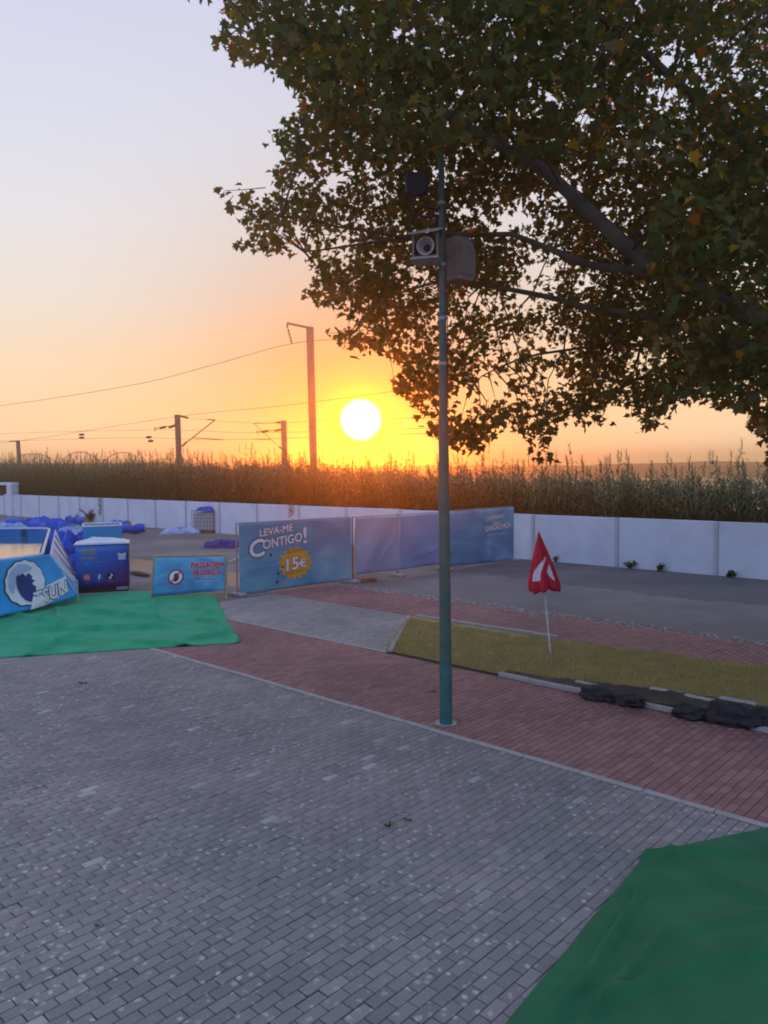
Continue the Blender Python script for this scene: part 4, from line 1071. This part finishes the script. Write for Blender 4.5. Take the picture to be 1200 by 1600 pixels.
flat('crest_band', [(.81, .64), (.955, .64), (.955, .705), (.81, .705)], Sb, 'ink_pale', fp, .006)
# crumpled clear plastic on its lid
def crumple(s, t):
    x, d = s * bw * .94 + .03, t * DEP * .9 + .03
    z = bz1 + .040 + .16 * abs(noise.noise((s * 3.2, t * 3.0, 4.4))) * max(0.0, math.sin(math.pi * s)) ** .5 * max(0.0, math.sin(math.pi * t)) ** .5 + .08 * max(0, math.sin(s * 3.1)) * t + .03 * abs(noise.noise((s * 11, t * 9, 1)))
    return bp(x, d, z)
tag(MB().grid(crumple, 40, 26).build('plastic_sheet', plastic, smooth=False), 'crumpled clear plastic sheet lying on the blue box', 'plastic sheet')

# ------------------------------------------------------------------ big blue pool with the wave print
pool = thing('portable_pool', 'large blue portable pool with a wave emblem and TSUNAMI lettering', 'pool', (-12, 22, 0))
ZR = 1.36
A0 = gnd(0, 968); A1 = gnd(112, 946)
dirF = (A1 - A0).normalized()
P2 = Vector((-8.85, 19.75, 0)); P1 = Vector((-12.75, 29.2, 0))
P3 = P2 - dirF * 6.0; P4 = P3 + Vector((-6.5, .5, 0)); P0 = P1 + Vector((-8.0, .5, 0)); P5 = Vector((-20.5, 20, 0))
# rounded outline of the rim
def rounded(pts, r, n=6):
    o = []; L = len(pts)
    for i in range(L):
        a, b, c = pts[i - 1], pts[i], pts[(i + 1) % L]
        s0, s1 = b + (a - b).normalized() * r, b + (c - b).normalized() * r
        for k in range(n + 1):
            t = k / n; o.append(s0 * (1 - t) ** 2 + b * 2 * t * (1 - t) + s1 * t * t)
    return o
rim = rounded([P1, P2, P3, P4, P5, P0], .55)
cen = sum(rim, Vector()) / len(rim)
inner = [p + (cen - p).normalized() * .10 for p in rim]
n = len(rim)
mb = MB()
mb.v = [(p.x, p.y, 0.03) for p in rim] + [(p.x, p.y, ZR) for p in rim]
mb.f = [(i, (i + 1) % n, n + (i + 1) % n, n + i) for i in range(n)]
mb.build('outer_skin', 'liner_blue', pool, True)
mb = MB(); mb.v = [(p.x, p.y, 0.05) for p in inner] + [(p.x, p.y, ZR) for p in inner]
mb.f = [(i, (i + 1) % n, n + (i + 1) % n, n + i) for i in range(n)] + [tuple(range(n))]
mb.build('liner', 'liner_blue', pool, True)
mb = MB(); mb.tube([Vector((p.x, p.y, ZR + .01)) for p in rim + [rim[0]]], .045, 8, cap=False); mb.build('rim', 'fabric_white', pool, True)
wm = MB().poly([(p.x, p.y, 1.08) for p in inner]); wm.build('pool_water', pool_water, pool)
for t in (.12, .45):                                    # dark vertical seams on the inner far wall
    p = P1.lerp(P0, t); MB().box((p.x, p.y - .16, 1.06), (.18, .02, .58)).build('liner_seam', 'liner_dark', pool)
# printed front apron: top edge along the rim, foot reaching past the corner
nF = Vector((dirF.y, -dirF.x, 0))
aT1 = P2 - dirF * .30 + nF * .10; aT0 = P2 - dirF * 4.2 + nF * .10
aB1 = Vector((A1.x, A1.y, 0)) + dirF * .15; aB0 = aB1 - dirF * 4.9
foot = lambda x: .10 + .15 * max(0.0, 1 + x / 2.4) ** 2
AL = 4.8
def apron_m(x, y, lift=0.0):
    """x metres along the foot from the corner (negative = away from it), y fraction of the height"""
    yy = min(1.0, max(0.0, y))
    z = foot(x) * (1 - y) + (ZR + .05) * y
    p = aB1 + dirF * x - nF * (.20 * yy ** .8)
    w = .014 * math.sin(x * 7 + y * 4) * (1 - yy) + .020 * math.sin(x * 3.1 - y * 6) * (1 - yy) * yy * 4
    return Vector((p.x, p.y, z)) + nF * (.10 + w + lift)
def apron(s, t, lift=0.0):
    xr = -.72 * max(0.0, t) ** 1.2 + .02
    return apron_m(-AL + (AL + xr) * s, t, lift)
sheet_mesh('printed_apron', apron, pr_pool, pool, 70, 24, .006)
ap = pool
ex_, ey_, er = -1.52, .52, .55
HM = ZR - .05
eh = er / HM
flat('emblem_outline', ringpts(ex_, ey_, er * 1.05, eh * 1.05, 60, .022, 13), apron_m, 'ink_navy', ap, .022)
flat('emblem_foam', ringpts(ex_, ey_, er, eh, 60, .025, 13), apron_m, 'ink_white', ap, .030)
wv = [(-.45, .30), (-.30, .42), (-.22, .34), (-.12, .46), (.02, .36), (.10, .28), (.18, .40), (.30, .36), (.42, .22), (.36, .12), (.48, .05), (.58, -.08), (.52, -.30), (.46, -.62), (.30, -.86), (.10, -.90), (-.12, -.78), (-.30, -.55), (-.40, -.25), (-.44, .02)]
flat('emblem_wave', [(ex_ + er * x, ey_ + eh * y) for x, y in wv], apron_m, 'ink_deep_blue', ap, .037)
fm = [(-.86, .05), (-.80, .45), (-.55, .72), (-.20, .86), (.15, .82), (.45, .62), (.40, .52), (.10, .68), (-.20, .70), (-.50, .55), (-.68, .28), (-.72, -.05), (-.64, -.40), (-.74, -.30)]
flat('emblem_curl', [(ex_ + er * x, ey_ + eh * y) for x, y in fm], apron_m, 'ink_pale', ap, .036)
flat('emblem_base', [(-1.50, .0), (-1.1, .01), (-.6, .09), (-.28, .16), (-.34, .50), (-.7, .43), (-1.32, .30)], apron_m, 'ink_white', ap, .033)
fat('lettering', 'TSUN', apron_m, -1.34, -.34, .05, .26, ap, o1=.03, o2=.075, lift=.040, slope=.10)
# slanted skirt over the struts of the corner side
sk0, sk1 = P2 + Vector((.10, .25, 0)), P1 + Vector((.3, -.2, 0))
nS = Vector((.90, .38, 0))
def skirt(s, t):
    tp = sk0.lerp(sk1, s); b = tp + nS * (.62 - .30 * s)
    p = b.lerp(tp, t); z = .55 * (1 - t) + ZR * t - .05 * s * (1 - t)
    return Vector((p.x, p.y, z + .02 * math.sin(s * 40) * (1 - t)))
so_ = MB().grid(skirt, 50, 10).build('skirt', 'fabric_white', pool, True)
md = so_.modifiers.new('thickness', 'SOLIDIFY'); md.thickness = .006
for s in (.03, .2, .42, .68):
    a, b = skirt(s, .98) + Vector((.03, 0, .02)), skirt(s, 0) + Vector((.05, 0, 0)); MB().tube([a, b, Vector((b.x, b.y, .03))], .022, 8).build('strut', 'white_metal' if s < .3 else 'fabric_grey', pool)
def corner_flap(s, t):
    a = apron(.985, t).lerp(skirt(.0, t), s); return a + Vector((.05 * math.sin(s * 9), -.03 * math.sin(s * 7 + t * 5), -.06 * math.sin(s * 3.1) * (1 - t)))
cf = MB().grid(corner_flap, 14, 14).build('corner_flap', 'ink_pale', pool, True)
md = cf.modifiers.new('thickness', 'SOLIDIFY'); md.thickness = .006

# ------------------------------------------------------------------ tank behind the box, tarps, rolls, cage tank
tk0, tk1 = atY(129, 823, 29.5), atY(190, 822, 30.0)
tank = thing('blue_tank', 'square light blue water tank with a silver rim behind the printed box', 'tank', Z(tk0.lerp(tk1, .5), 0))
ext = (Z(tk1, 0) - Z(tk0, 0)).normalized(); eyt = Vector((-ext.y, ext.x, 0)); wt = (Z(tk1, 0) - Z(tk0, 0)).length; zt_ = (tk0.z + tk1.z) / 2; rzt = math.atan2(ext.y, ext.x)
mid = Z(tk0.lerp(tk1, .5), 0) + eyt * .8
for sgn, ax, L_ in ((-1, eyt, wt), (1, eyt, wt)):
    q = mid + ax * (.8 * sgn); MB().box(Z(q, zt_ / 2), (L_, .05, zt_), rzt, .01).build('side', mat('tank_blue', (.02, .27, .55), .4, .1, 2) if 'tank_blue' not in MATS else 'tank_blue', tank)
for sgn in (-1, 1):
    q = mid + ext * ((wt / 2 - .025) * sgn); MB().box(Z(q, zt_ / 2), (.05, 1.55, zt_), rzt, .01).build('side', 'tank_blue', tank)
cs = [mid + ext * (wt / 2 * a) + eyt * (.8 * b) for a, b in ((-1, -1), (1, -1), (1, 1), (-1, 1), (-1, -1))]
MB().tube([Z(p, zt_ + .02) for p in cs], .04, 8).build('rim', 'white_metal', tank)
MB().box(Z(mid, zt_ - .2), (wt - .06, 1.5, .02), rzt).build('water', pool_water, tank)

def tarp(name, cen, lx, ly, hgt, rz, material, seed, label, cat='tarpaulin', nx=46, ny=34, group=None, sharp=1.0):
    rm = Matrix.Rotation(rz, 3, 'Z'); c_ = Vector(cen)
    def fn(s, t):
        x, y = (s - .5), (t - .5)
        e = max(0.0, 1 - (abs(2 * x) ** 2.6 + abs(2 * y) ** 2.6)) ** .5
        rid = 1 - abs(noise.noise((x * 3.1 * sharp + seed, y * 2.6, seed * .7))) * 1.6
        rid2 = 1 - abs(noise.noise((x * 8 + seed, y * 7 - seed, 1.0))) * 2
        z = hgt * (e ** .7) * (.22 + .46 * rid + .36 * rid2) + .02 * (1 + noise.noise((x * 12, y * 12, seed)))
        wob = .12 * noise.noise((x * 5, y * 5, seed + 9))
        p = rm @ Vector((x * lx * (1 + wob), y * ly * (1 + wob), 0))
        return (c_.x + p.x, c_.y + p.y, c_.z + max(.012, z))
    o = MB().grid(fn, nx, ny).build(name, material, smooth=False)
    return tag(o, label, cat, group)
q = atY(55, 820, 39.5); tarp('tarpaulin', (q.x - .5, 39.5, 0), 5.4, 3.0, 1.25, R(8), 'blue_tarp', 1.3, 'big heap of crumpled blue tarpaulin piled behind the pool')
q = atY(5, 820, 40.5); tarp('tarpaulin', (q.x - 1.0, 40.5, 0), 4.2, 2.6, .95, R(-5), 'blue_tarp', 5.3, 'lower heap of dark blue tarpaulin running beside the big heap')
q = atY(25, 820, 38.6); tarp('tarpaulin', (q.x, 38.0, .45), 1.9, 1.2, .62, R(10), 'pale_tarp', 2.2, 'pale folded sheet thrown over the dark blue heap')
q = atY(110, 828, 36.0); tarp('tarpaulin', (q.x, 36.2, .35), 1.5, 1.2, .62, R(-20), 'pale_tarp', 7.7, 'white sheet hanging off the end of the big blue heap')
q = atY(112, 850, 31.5); tarp('tarpaulin', (q.x - .1, 31.8, 0), 2.0, 1.6, 1.15, R(20), 'blue_tarp', 8.1, 'dark blue bundle standing between the pool and the light blue tank')
q = gnd(111, 878); tarp('tarpaulin', (-11.4, 27.6, 0), 1.3, 1.2, .55, R(20), 'blue_tarp', 3.7, 'small bright blue bundle on the ground beside the printed box')
q = gnd(282, 834); tarp('tarpaulin', (q.x, q.y + .2, 0), 2.2, 1.1, .36, R(12), 'pale_tarp', 4.4, 'white and blue sheet lying flat on asphalt beside the caged tank')
q = gnd(348, 855); tarp('tarpaulin', (q.x, q.y, 0), 1.7, 1.1, .36, R(-14), 'purple_tarp', 6.6, 'purple cloth bundle lying on the asphalt behind the first banner')
def roll(name, p0, p1, r, label):
    root = thing(name, label, 'tarp roll', Z(p1, 0), 'blue tarpaulin rolls')
    q_ = [p0.lerp(p1, i / 8) + Vector((0, 0, .05 * math.sin(i * 1.9))) for i in range(9)]
    MB().tube(q_, [r * (.7 + .1 * math.sin(i * 2.2) + .2 * i / 8) for i in range(9)], 12).build('cloth', 'blue_tarp', root, True)
    d = (p1 - p0).normalized()
    MB().tube([p1 - d * .02, p1 + d * .06], [r * .72, r * .70], 12).build('core', 'tan_core', root)
g1_, g2_ = gnd(203, 828), gnd(226, 833)
roll('tarp_roll', Z(g1_, .32) + Vector((-1.2, .5, 0)), Z(g1_, .30) + Vector((0, -.3, 0)), .30, 'shorter blue tarpaulin roll with a tan core behind the light blue tank')
roll('tarp_roll', Z(g2_, .55) + Vector((-2.0, -.9, -.30)), Z(g2_, .30) + Vector((0.1, -.35, 0)), .30, 'longer blue tarpaulin roll with tan core sloping towards the light blue tank')
g3_ = gnd(146, 822); roll('tarp_roll', Z(g3_, .42) + Vector((-1.8, .3, 0)), Z(g3_, .36) + Vector((-.3, -.4, 0)), .30, 'dark blue tarpaulin roll with a tan core below the green weeds')

ic = gnd(320, 833)
ibc = thing('caged_tank', 'white plastic tank in a wire cage against the white wall', 'tank', ic)
rzi = R(-12); rmi = Matrix.Rotation(rzi, 3, 'Z'); ic = ic + Vector((0, .5, 0))
def ip(x, y, z):
    return ic + rmi @ Vector((x, y, z))
IW, ID, IH = 1.30, 1.05, 1.26
MB().box(ip(0, 0, .075), (IW, ID, .13), rzi, .02).build('pallet', 'wood_brown', ibc)
MB().box(ip(0, 0, .15 + .50), (IW - .10, ID - .10, 1.0), rzi, .05).build('tank', 'tank_plastic', ibc)
for k in range(8):
    x = -IW / 2 + IW * k / 7
    MB().tube([ip(x, -ID / 2, .14), ip(x, -ID / 2, IH), ], .014, 6).build('bar', 'cage_metal', ibc)
    MB().tube([ip(x, ID / 2, .14), ip(x, ID / 2, IH)], .014, 6).build('bar', 'cage_metal', ibc)
for k in range(6):
    y = -ID / 2 + ID * k / 5
    for sx_ in (-1, 1):
        MB().tube([ip(sx_ * IW / 2, y, .14), ip(sx_ * IW / 2, y, IH)], .014, 6).build('bar', 'cage_metal', ibc)
for k in range(6):
    z = .2 + (IH - .2) * k / 5; e = .016
    MB().tube([ip(-IW / 2 - e, -ID / 2 - e, z), ip(IW / 2 + e, -ID / 2 - e, z), ip(IW / 2 + e, ID / 2 + e, z), ip(-IW / 2 - e, ID / 2 + e, z), ip(-IW / 2 - e, -ID / 2 - e, z)], .014, 6).build('hoop', 'cage_metal', ibc)
tarp('tarpaulin', ip(.12, -.05, IH - .02), 1.15, 1.1, .26, rzi, 'blue_tarp', 9.9, 'small blue cloth draped on top of the caged tank')
# white line post lying by the sign
a, b = gnd(358, 880), gnd(374, 872)
tag(MB().tube([Z(a, .04), Z(b, .04)], .03, 8).build('plastic_pipe', 'pole_white'), 'white plastic pipe lying on the ground behind the first banner', 'pipe')
a, b = gnd(205, 898), gnd(232, 902)
tag(MB().tube([Z(a, .07), Z(a.lerp(b, .5), .09), Z(b, .06)], [.05, .08, .05], 8).build('log', 'bark'), 'grey weathered log lying on the orange ground strip', 'log')

# ------------------------------------------------------------------ weeds at the wall
def weed(px, py, hgt, spread, nleaf, label, seed):
    r_ = random.Random(seed); b = gnd(px, py)
    root = thing('weed', label, 'weed', Z(b, 0), 'weeds along the wall')
    st, lf = MB(), MB()
    for s in range(max(3, nleaf // 26)):
        a = r_.random() * 6.28; e = Vector((math.cos(a) * spread * r_.random(), math.sin(a) * spread * .6 * r_.random(), hgt * r_.uniform(.5, 1)))
        o_ = Z(b, 0); m_ = o_ + Vector((e.x * .35, e.y * .35, e.z * .6)); st.tube([o_, m_, o_ + e], [.012, .009, .004], 5)
        for k in range(26):
            f = r_.uniform(.2, 1); p = o_.lerp(m_, f * 2) if f < .5 else m_.lerp(o_ + e, f * 2 - 1)
            d = Vector((r_.gauss(0, 1), r_.gauss(0, 1), r_.gauss(.2, .7))).normalized(); L = r_.uniform(.07, .17); w_ = d.orthogonal().normalized() * L * .28
            lf.poly([p, p + d * L * .5 + w_, p + d * L, p + d * L * .5 - w_])
    st.build('stem', 'bark', root); lf.build('foliage', weed_leaf, root)
weed(141, 817, 1.0, .75, 420, 'leafy dark green bush at the foot of the white wall', 1)
weed(122, 817, .7, .5, 160, 'small weed beside the leafy bush at the wall', 2)
weed(164, 817, .65, .55, 180, 'low weed on the far side of the leafy bush', 3)
weed(236, 824, .55, .45, 90, 'thin dry weed by the wall between bush and caged tank', 4)
weed(288, 826, .40, .40, 90, 'low dry weed at the wall next to the caged tank', 5)
for k, (x, y) in enumerate(((985, 889), (1030, 893), (870, 878), (1140, 903))):
    weed(x, y, .24, .22, 52, ['tiny weed at wall foot past the first panel joint', 'second tiny weed at wall foot past the first panel joint', 'tiny weed at wall foot behind the red parasol', 'tiny weed at wall foot past the second panel joint'][k], 20 + k)
# creeper stems hanging on the wall
for k, (x, yt, yb_) in enumerate(((156, 778, 806), (455, 789, 815))):
    A_ = atv(x, yt, 24.98); mb = MB(); lf = MB(); r_ = random.Random(40 + k)
    root = thing('creeper', ['dark creeper hanging over the wall above the leafy bush', 'thin brown creeper on the wall above the first banner'][k], 'creeper', Z(A_, 0), 'creepers on the wall')
    zz = [A_.z + .1 - i * .16 for i in range(8 if k == 0 else 5)]
    mb.tube([W(UV(A_)[0] + .06 * math.sin(i * 1.7), 24.985, z) for i, z in enumerate(zz)], .012, 5); mb.build('stem', 'bark', root)
    for z in zz:
        for j in range(14):
            p = W(UV(A_)[0] + r_.gauss(0, .10), 24.97 - r_.random() * .06, z + r_.gauss(0, .1)); d = Vector((r_.gauss(0, 1), r_.gauss(0, .3), r_.gauss(-.3, 1))).normalized(); w_ = d.orthogonal().normalized() * .02
            lf.poly([p, p + d * .05 + w_, p + d * .10, p + d * .05 - w_])
    lf.build('foliage', weed_leaf, root)
# small litter and tufts on the bricks
for k, (x, y, s) in enumerate(((128, 1068, .05), (610, 1290, .04), (152, 1447, .02), (635, 1282, .03))):
    p = gnd(x, y, .015)
    mb = MB(); r_ = random.Random(60 + k)
    for j in range(14):
        d = Vector((r_.gauss(0, 1), r_.gauss(0, 1), r_.gauss(.3, .4))).normalized(); w_ = d.orthogonal().normalized() * s * .25
        c_ = p + Vector((r_.gauss(0, s * .7), r_.gauss(0, s * .4), .004)); mb.poly([c_, c_ + d * s * .5 + w_, c_ + d * s, c_ + d * s * .5 - w_])
    tag(mb.build('grass_tuft', weed_leaf), ['dark grass tuft growing in the bricks near the turf carpet edge', 'dark tuft between bricks below the lamp post', 'tiny tuft between bricks among the lichen spots', 'small tuft next to the one below the lamp post'][k], 'tuft', 'tufts between the bricks')

# ------------------------------------------------------------------ plane tree
def build_tree():
    T0 = Vector((7.3, 9.9, 0))
    tree = thing('plane_tree', 'large spreading plane tree with dense autumn-tinged leaves overhanging the yard', 'tree', T0)
    MB().tube([T0 + Vector((0, 0, -.05)), T0 + Vector((.02, 0, .35)), T0 + Vector((-.03, .03, 1.6)), T0 + Vector((-.12, .05, 3.2)), T0 + Vector((-.2, .1, 4.6)), T0 + Vector((-.1, .3, 7.5)), T0 + Vector((.1, .5, 10.5))],
              [.52, .40, .34, .31, .26, .16, .06], 16).build('trunk', 'bark', tree, True)
    limbs = [
        ([(7.1, 9.95, 3.4), (5.6, 10.0, 5.0), (3.35, 10.4, 6.35), (2.15, 10.7, 7.6), (.6, 11.1, 8.7), (-.6, 11.4, 9.4)], [.20, .17, .135, .10, .06, .02]),
        ([(4.5, 10.2, 5.7), (3.0, 11.0, 6.35), (1.9, 11.4, 6.9), (.4, 11.9, 7.0), (-1.2, 12.2, 6.9)], [.09, .07, .05, .035, .015]),
        ([(5.9, 10.0, 4.7), (4.2, 11.2, 5.5), (2.7, 11.8, 6.0), (1.2, 12.2, 6.5), (0.0, 12.6, 6.3)], [.11, .075, .055, .04, .015]),
        ([(6.9, 9.9, 4.2), (5.2, 11.6, 5.2), (3.8, 12.8, 5.6), (2.4, 13.4, 5.4), (1.6, 13.6, 5.0)], [.10, .06, .035, .025, .01]),
        ([(7.1, 10, 4.6), (6.0, 8.6, 6.4), (4.4, 7.9, 7.9), (2.9, 7.8, 9.0)], [.14, .10, .06, .02]),
        ([(7.2, 10.1, 5.2), (5.4, 11.0, 7.7), (3.8, 11.6, 9.6), (2.2, 11.8, 11.0)], [.15, .11, .07, .02]),
        ([(7.0, 10.0, 4.0), (7.6, 12.4, 5.4), (7.6, 14.6, 5.8), (6.8, 16.2, 5.4)], [.15, .10, .06, .02]),
        ([(7.2, 10.0, 5.0), (9.4, 10.4, 7.0), (11.4, 11.0, 7.8), (13, 11.4, 7.6)], [.16, .11, .06, .02]),
        ([(7.2, 10.0, 4.8), (8.6, 8.2, 6.6), (9.8, 6.8, 7.6)], [.14, .08, .02]),
        ([(2.15, 10.7, 7.6), (1.2, 10.3, 9.2), (.2, 10.2, 10.6)], [.06, .04, .015]),
        ([(.6, 11.1, 8.7), (-.6, 11.0, 9.1), (-1.7, 11.0, 9.5)], [.035, .025, .01]),
        ([(.4, 11.9, 7.0), (-1.0, 11.7, 7.2), (-2.0, 11.4, 7.3)], [.035, .022, .01]),
    ]
    lp_ = []
    for pts, rs in limbs:
        P_ = [Vector(p) for p in pts]
        Q, Rr = [], []
        for i in range(len(P_) - 1):
            for k in range(4):
                t = k / 4; p = P_[i].lerp(P_[i + 1], t) + Vector((noise.noise(P_[i] + Vector((t, 0, 0))), noise.noise(P_[i] + Vector((0, t, 3))), noise.noise(P_[i] + Vector((5, 0, t))))) * (.10 if 0 < i + k else 0)
                Q.append(p); Rr.append(rs[i] * (1 - t) + rs[i + 1] * t)
        Q.append(P_[-1]); Rr.append(rs[-1])
        MB().tube(Q, [r * .78 for r in Rr], 9).build('limb', 'bark', tree, True)
        lp_ += Q
    lp_np = np.array([tuple(p) for p in lp_])
    # silhouette of the crown against the sky (photo pixels), open to the right and above
    sil = [(330, -60), (352, 25), (338, 68), (372, 98), (440, 118), (470, 142), (462, 185), (425, 208), (446, 240), (432, 282), (418, 318), (342, 288), (350, 314), (388, 352), (412, 374), (362, 388), (478, 396), (497, 448),
           (472, 462), (540, 488), (566, 522), (500, 518), (548, 548), (602, 548), (628, 572), (612, 610), (648, 636), (672, 682), (722, 706), (742, 704), (766, 682), (800, 664), (826, 690), (838, 726), (864, 690), (872, 650),
           (944, 664), (930, 640), (985, 622), (1000, 662), (1018, 674), (1052, 640), (1086, 618), (1122, 642), (1160, 632), (1178, 680), (1210, 694), (1500, 700), (1500, -400), (330, -400)]
    def inside(x, y):
        r = np.zeros(len(x), bool); n = len(sil)
        for i in range(n):
            x1, y1 = sil[i]; x2, y2 = sil[(i + 1) % n]
            c = ((y1 > y) != (y2 > y)) & (x < (x2 - x1) * (y - y1) / (y2 - y1 + 1e-9) + x1)
            r ^= c
        return r
    gaps = [(800, 345, 45), (530, 380, 30), (470, 380, 22), (525, 280, 30), (845, 430, 45), (690, 500, 24), (880, 300, 22), (1040, 100, 26), (1045, 150, 30), (850, 150, 24), (540, 12, 16), (630, 55, 20), (815, 470, 30), (740, 470, 26), (955, 350, 18), (770, 600, 50), (720, 640, 30), (880, 540, 35),
            (690, 270, 18), (730, 330, 22), (590, 300, 20), (660, 440, 22), (920, 440, 24), (860, 600, 40), (800, 545, 30), (910, 190, 16), (400, 40, 16), (1000, 560, 26), (640, 540, 20)]
    # leaf cluster centres in the crown volume
    cl = []
    cr = np.array([4.9, 11.3, 7.6]); rad = np.array([8.4, 6.4, 5.6])
    n_try = 60000
    C = rng.uniform(-1, 1, (n_try, 3)); C = C[(C ** 2).sum(1) < 1] * rad + cr
    keep = (C[:, 2] > 3.3) & (C[:, 2] < 12.9)
    px, py = project(C)
    infr = (px > 0) & (px < 1230) & (py > -30) & (py < 1600)
    keep &= C[:, 1] > 8.0
    keep &= ~((infr | (py > -200)) & (px < 1200) & (px > 0) & ~inside(px, py))
    low = (py > 250) & (px < 1010)
    keep &= ~(low & (C[:, 1] < 10.65))
    keep &= ~((py > 235) & (px < 800) & (px > 560) & (C[:, 1] < 10.2))
    dens = np.where(infr, 1.0, 0.45)
    # shell-weighted: plane foliage sits on the outside of the crown
    rr = (((C - cr) / rad) ** 2).sum(1)
    dens = dens * (0.35 + 0.65 * rr)
    for gx, gy, gr in gaps:
        dens = dens * (1 - 0.985 * np.exp(-(((px - gx) / gr) ** 2 + ((py - gy) / (gr * .8)) ** 2)))
    keep &= rng.random(len(C)) < dens * 0.30
    C = C[keep]
    print('candidates', len(C)); C = C[:3000]
    # the leaf: five-lobed blade, slightly folded, unit size
    outl = [(0, -.45), (.16, -.30), (.46, -.34), (.34, -.08), (.56, .12), (.24, .18), (.0, .62), (-.24, .18), (-.56, .12), (-.34, -.08), (-.46, -.34), (-.16, -.30)]
    L0 = np.array([(0, -.10, -.06)] + [(x, y, abs(x) * .28 - .06 * (abs(x) < .01)) for x, y in outl])
    tri = np.array([(0, 1 + i, 1 + (i + 1) % 12) for i in range(12)])
    per = 26
    nC = len(C)
    cen_ = np.repeat(C, per, 0)
    # flattened sprays: leaves spread mostly sideways, drooping
    off_ = rng.normal(0, 1, (nC * per, 3)) * np.array([.34, .34, .20])
    pos = cen_ + off_
    px, py = project(pos)
    infr = (px > 0) & (px < 1200) & (py > 0)
    jit = rng.normal(0, 7, (2, len(pos)))
    ok = ~(infr & ~inside(px + jit[0], py + jit[1]))
    ok &= ~((py > 250) & (px < 1010) & (pos[:, 1] < 10.55))
    # clear of the loudspeakers and the post
    ok &= ~((np.abs(pos[:, 0] - pb.x) < .55) & (np.abs(pos[:, 1] - pb.y) < .5) & (pos[:, 2] < 7.45))
    for gx, gy, gr in gaps:
        ok &= rng.random(len(pos)) > 0.86 * np.exp(-(((px - gx) / gr) ** 2 + ((py - gy) / (gr * .8)) ** 2))
    pos = pos[ok]
    # ragged sprigs poking out of the outline
    ext_ = []; sprigs = []
    for x, y, Yd in ((345, 66, 11), (350, 298, 11.5), (372, 385, 11.6), (386, 384, 11.6), (478, 460, 12), (510, 521, 12.4), (520, 527, 12.4), (433, 207, 11.2), (352, 10, 11), (838, 722, 12), (1010, 668, 12), (1168, 655, 11), (985, 650, 12), (935, 658, 12), (735, 704, 12.5)):
        p = atY(x, y, Yd)
        sprigs.append(p)
        for k in range(6):
            ext_.append((p.x + rng.normal(0, .06) + (.05 if Yd < 11.3 or p.z < 5.2 else .09) * k, p.y + rng.normal(0, .1), p.z + rng.normal(0, .05)))
    pos = np.concatenate([pos, np.array(ext_)])
    n = len(pos)
    size = rng.uniform(.085, .165, n)
    # random orientation: blade normals tilted around up, tips drooping
    yaw = rng.random(n) * 2 * np.pi; pit = rng.normal(-.55, .55, n); rol = rng.normal(0, .6, n)
    cy_, sy_ = np.cos(yaw), np.sin(yaw); cp, sp_ = np.cos(pit), np.sin(pit); cr_, sr_ = np.cos(rol), np.sin(rol)
    Lv = L0[None] * size[:, None, None]
    x, y, z = Lv[..., 0], Lv[..., 1], Lv[..., 2]
    x1 = x * cr_[:, None] + z * sr_[:, None]; z1 = -x * sr_[:, None] + z * cr_[:, None]
    y2 = y * cp[:, None] - z1 * sp_[:, None]; z2 = y * sp_[:, None] + z1 * cp[:, None]
    x3 = x1 * cy_[:, None] - y2 * sy_[:, None]; y3 = x1 * sy_[:, None] + y2 * cy_[:, None]
    VV = (np.stack([x3, y3, z2], 2) + pos[:, None]).reshape(-1, 3)
    FF = (tri[None] + (np.arange(n) * 13)[:, None, None]).reshape(-1)
    np_mesh('crown', VV, FF, np.full(n * 12, 3), plane_leaf, tree)
    # twigs from the limbs to the sprays
    tw = MB()
    for c_ in C[::3]:
        d2 = ((lp_np - c_) ** 2).sum(1); j = int(np.argmin(d2))
        if d2[j] > 4.5:
            continue
        a = Vector(lp_np[j]); b = Vector(c_)
        mid_ = a.lerp(b, .5) + Vector((0, 0, .12 * (b - a).length)) + Vector(rng.normal(0, .08, 3))
        tw.tube([a, mid_, b], [.018, .011, .004], 4, cap=False)
    for p in sprigs:
        up_ = p.z < 5.2 and p.x > .4; tw.tube([p, p + (Vector((.05, .02, .25)) if up_ else Vector((.3, .02, .02))), p + (Vector((.12, .05, .6)) if up_ else Vector((.6, .06, .06)))], [.004, .006, .008], 4, cap=False)
    tw.build('twigs', 'bark', tree, kind='stuff')
    print('leaves', n, 'clusters', nC)
build_tree()

# ------------------------------------------------------------------ evening haze
hz = MB().box((W(0, 250).x, W(0, 250).y, 5.0), (1700, 840, 17.6), AS).build('haze', 'wire')
hz['kind'] = 'stuff'; hz['label'] = 'thin warm evening haze over the river plain'; hz['category'] = 'haze'
hm = bpy.data.materials.new('haze'); hm.use_nodes = True; ht = hm.node_tree; ht.nodes.clear()
pv = N(ht, 'ShaderNodeVolumePrincipled'); pv.inputs['Color'].default_value = (1.0, 0.84, 0.58, 1); pv.inputs['Density'].default_value = 0.0026; pv.inputs['Anisotropy'].default_value = 0.9
ho = N(ht, 'ShaderNodeOutputMaterial'); ht.links.new(pv.outputs[0], ho.inputs['Volume'])
hz.data.materials.clear(); hz.data.materials.append(hm)
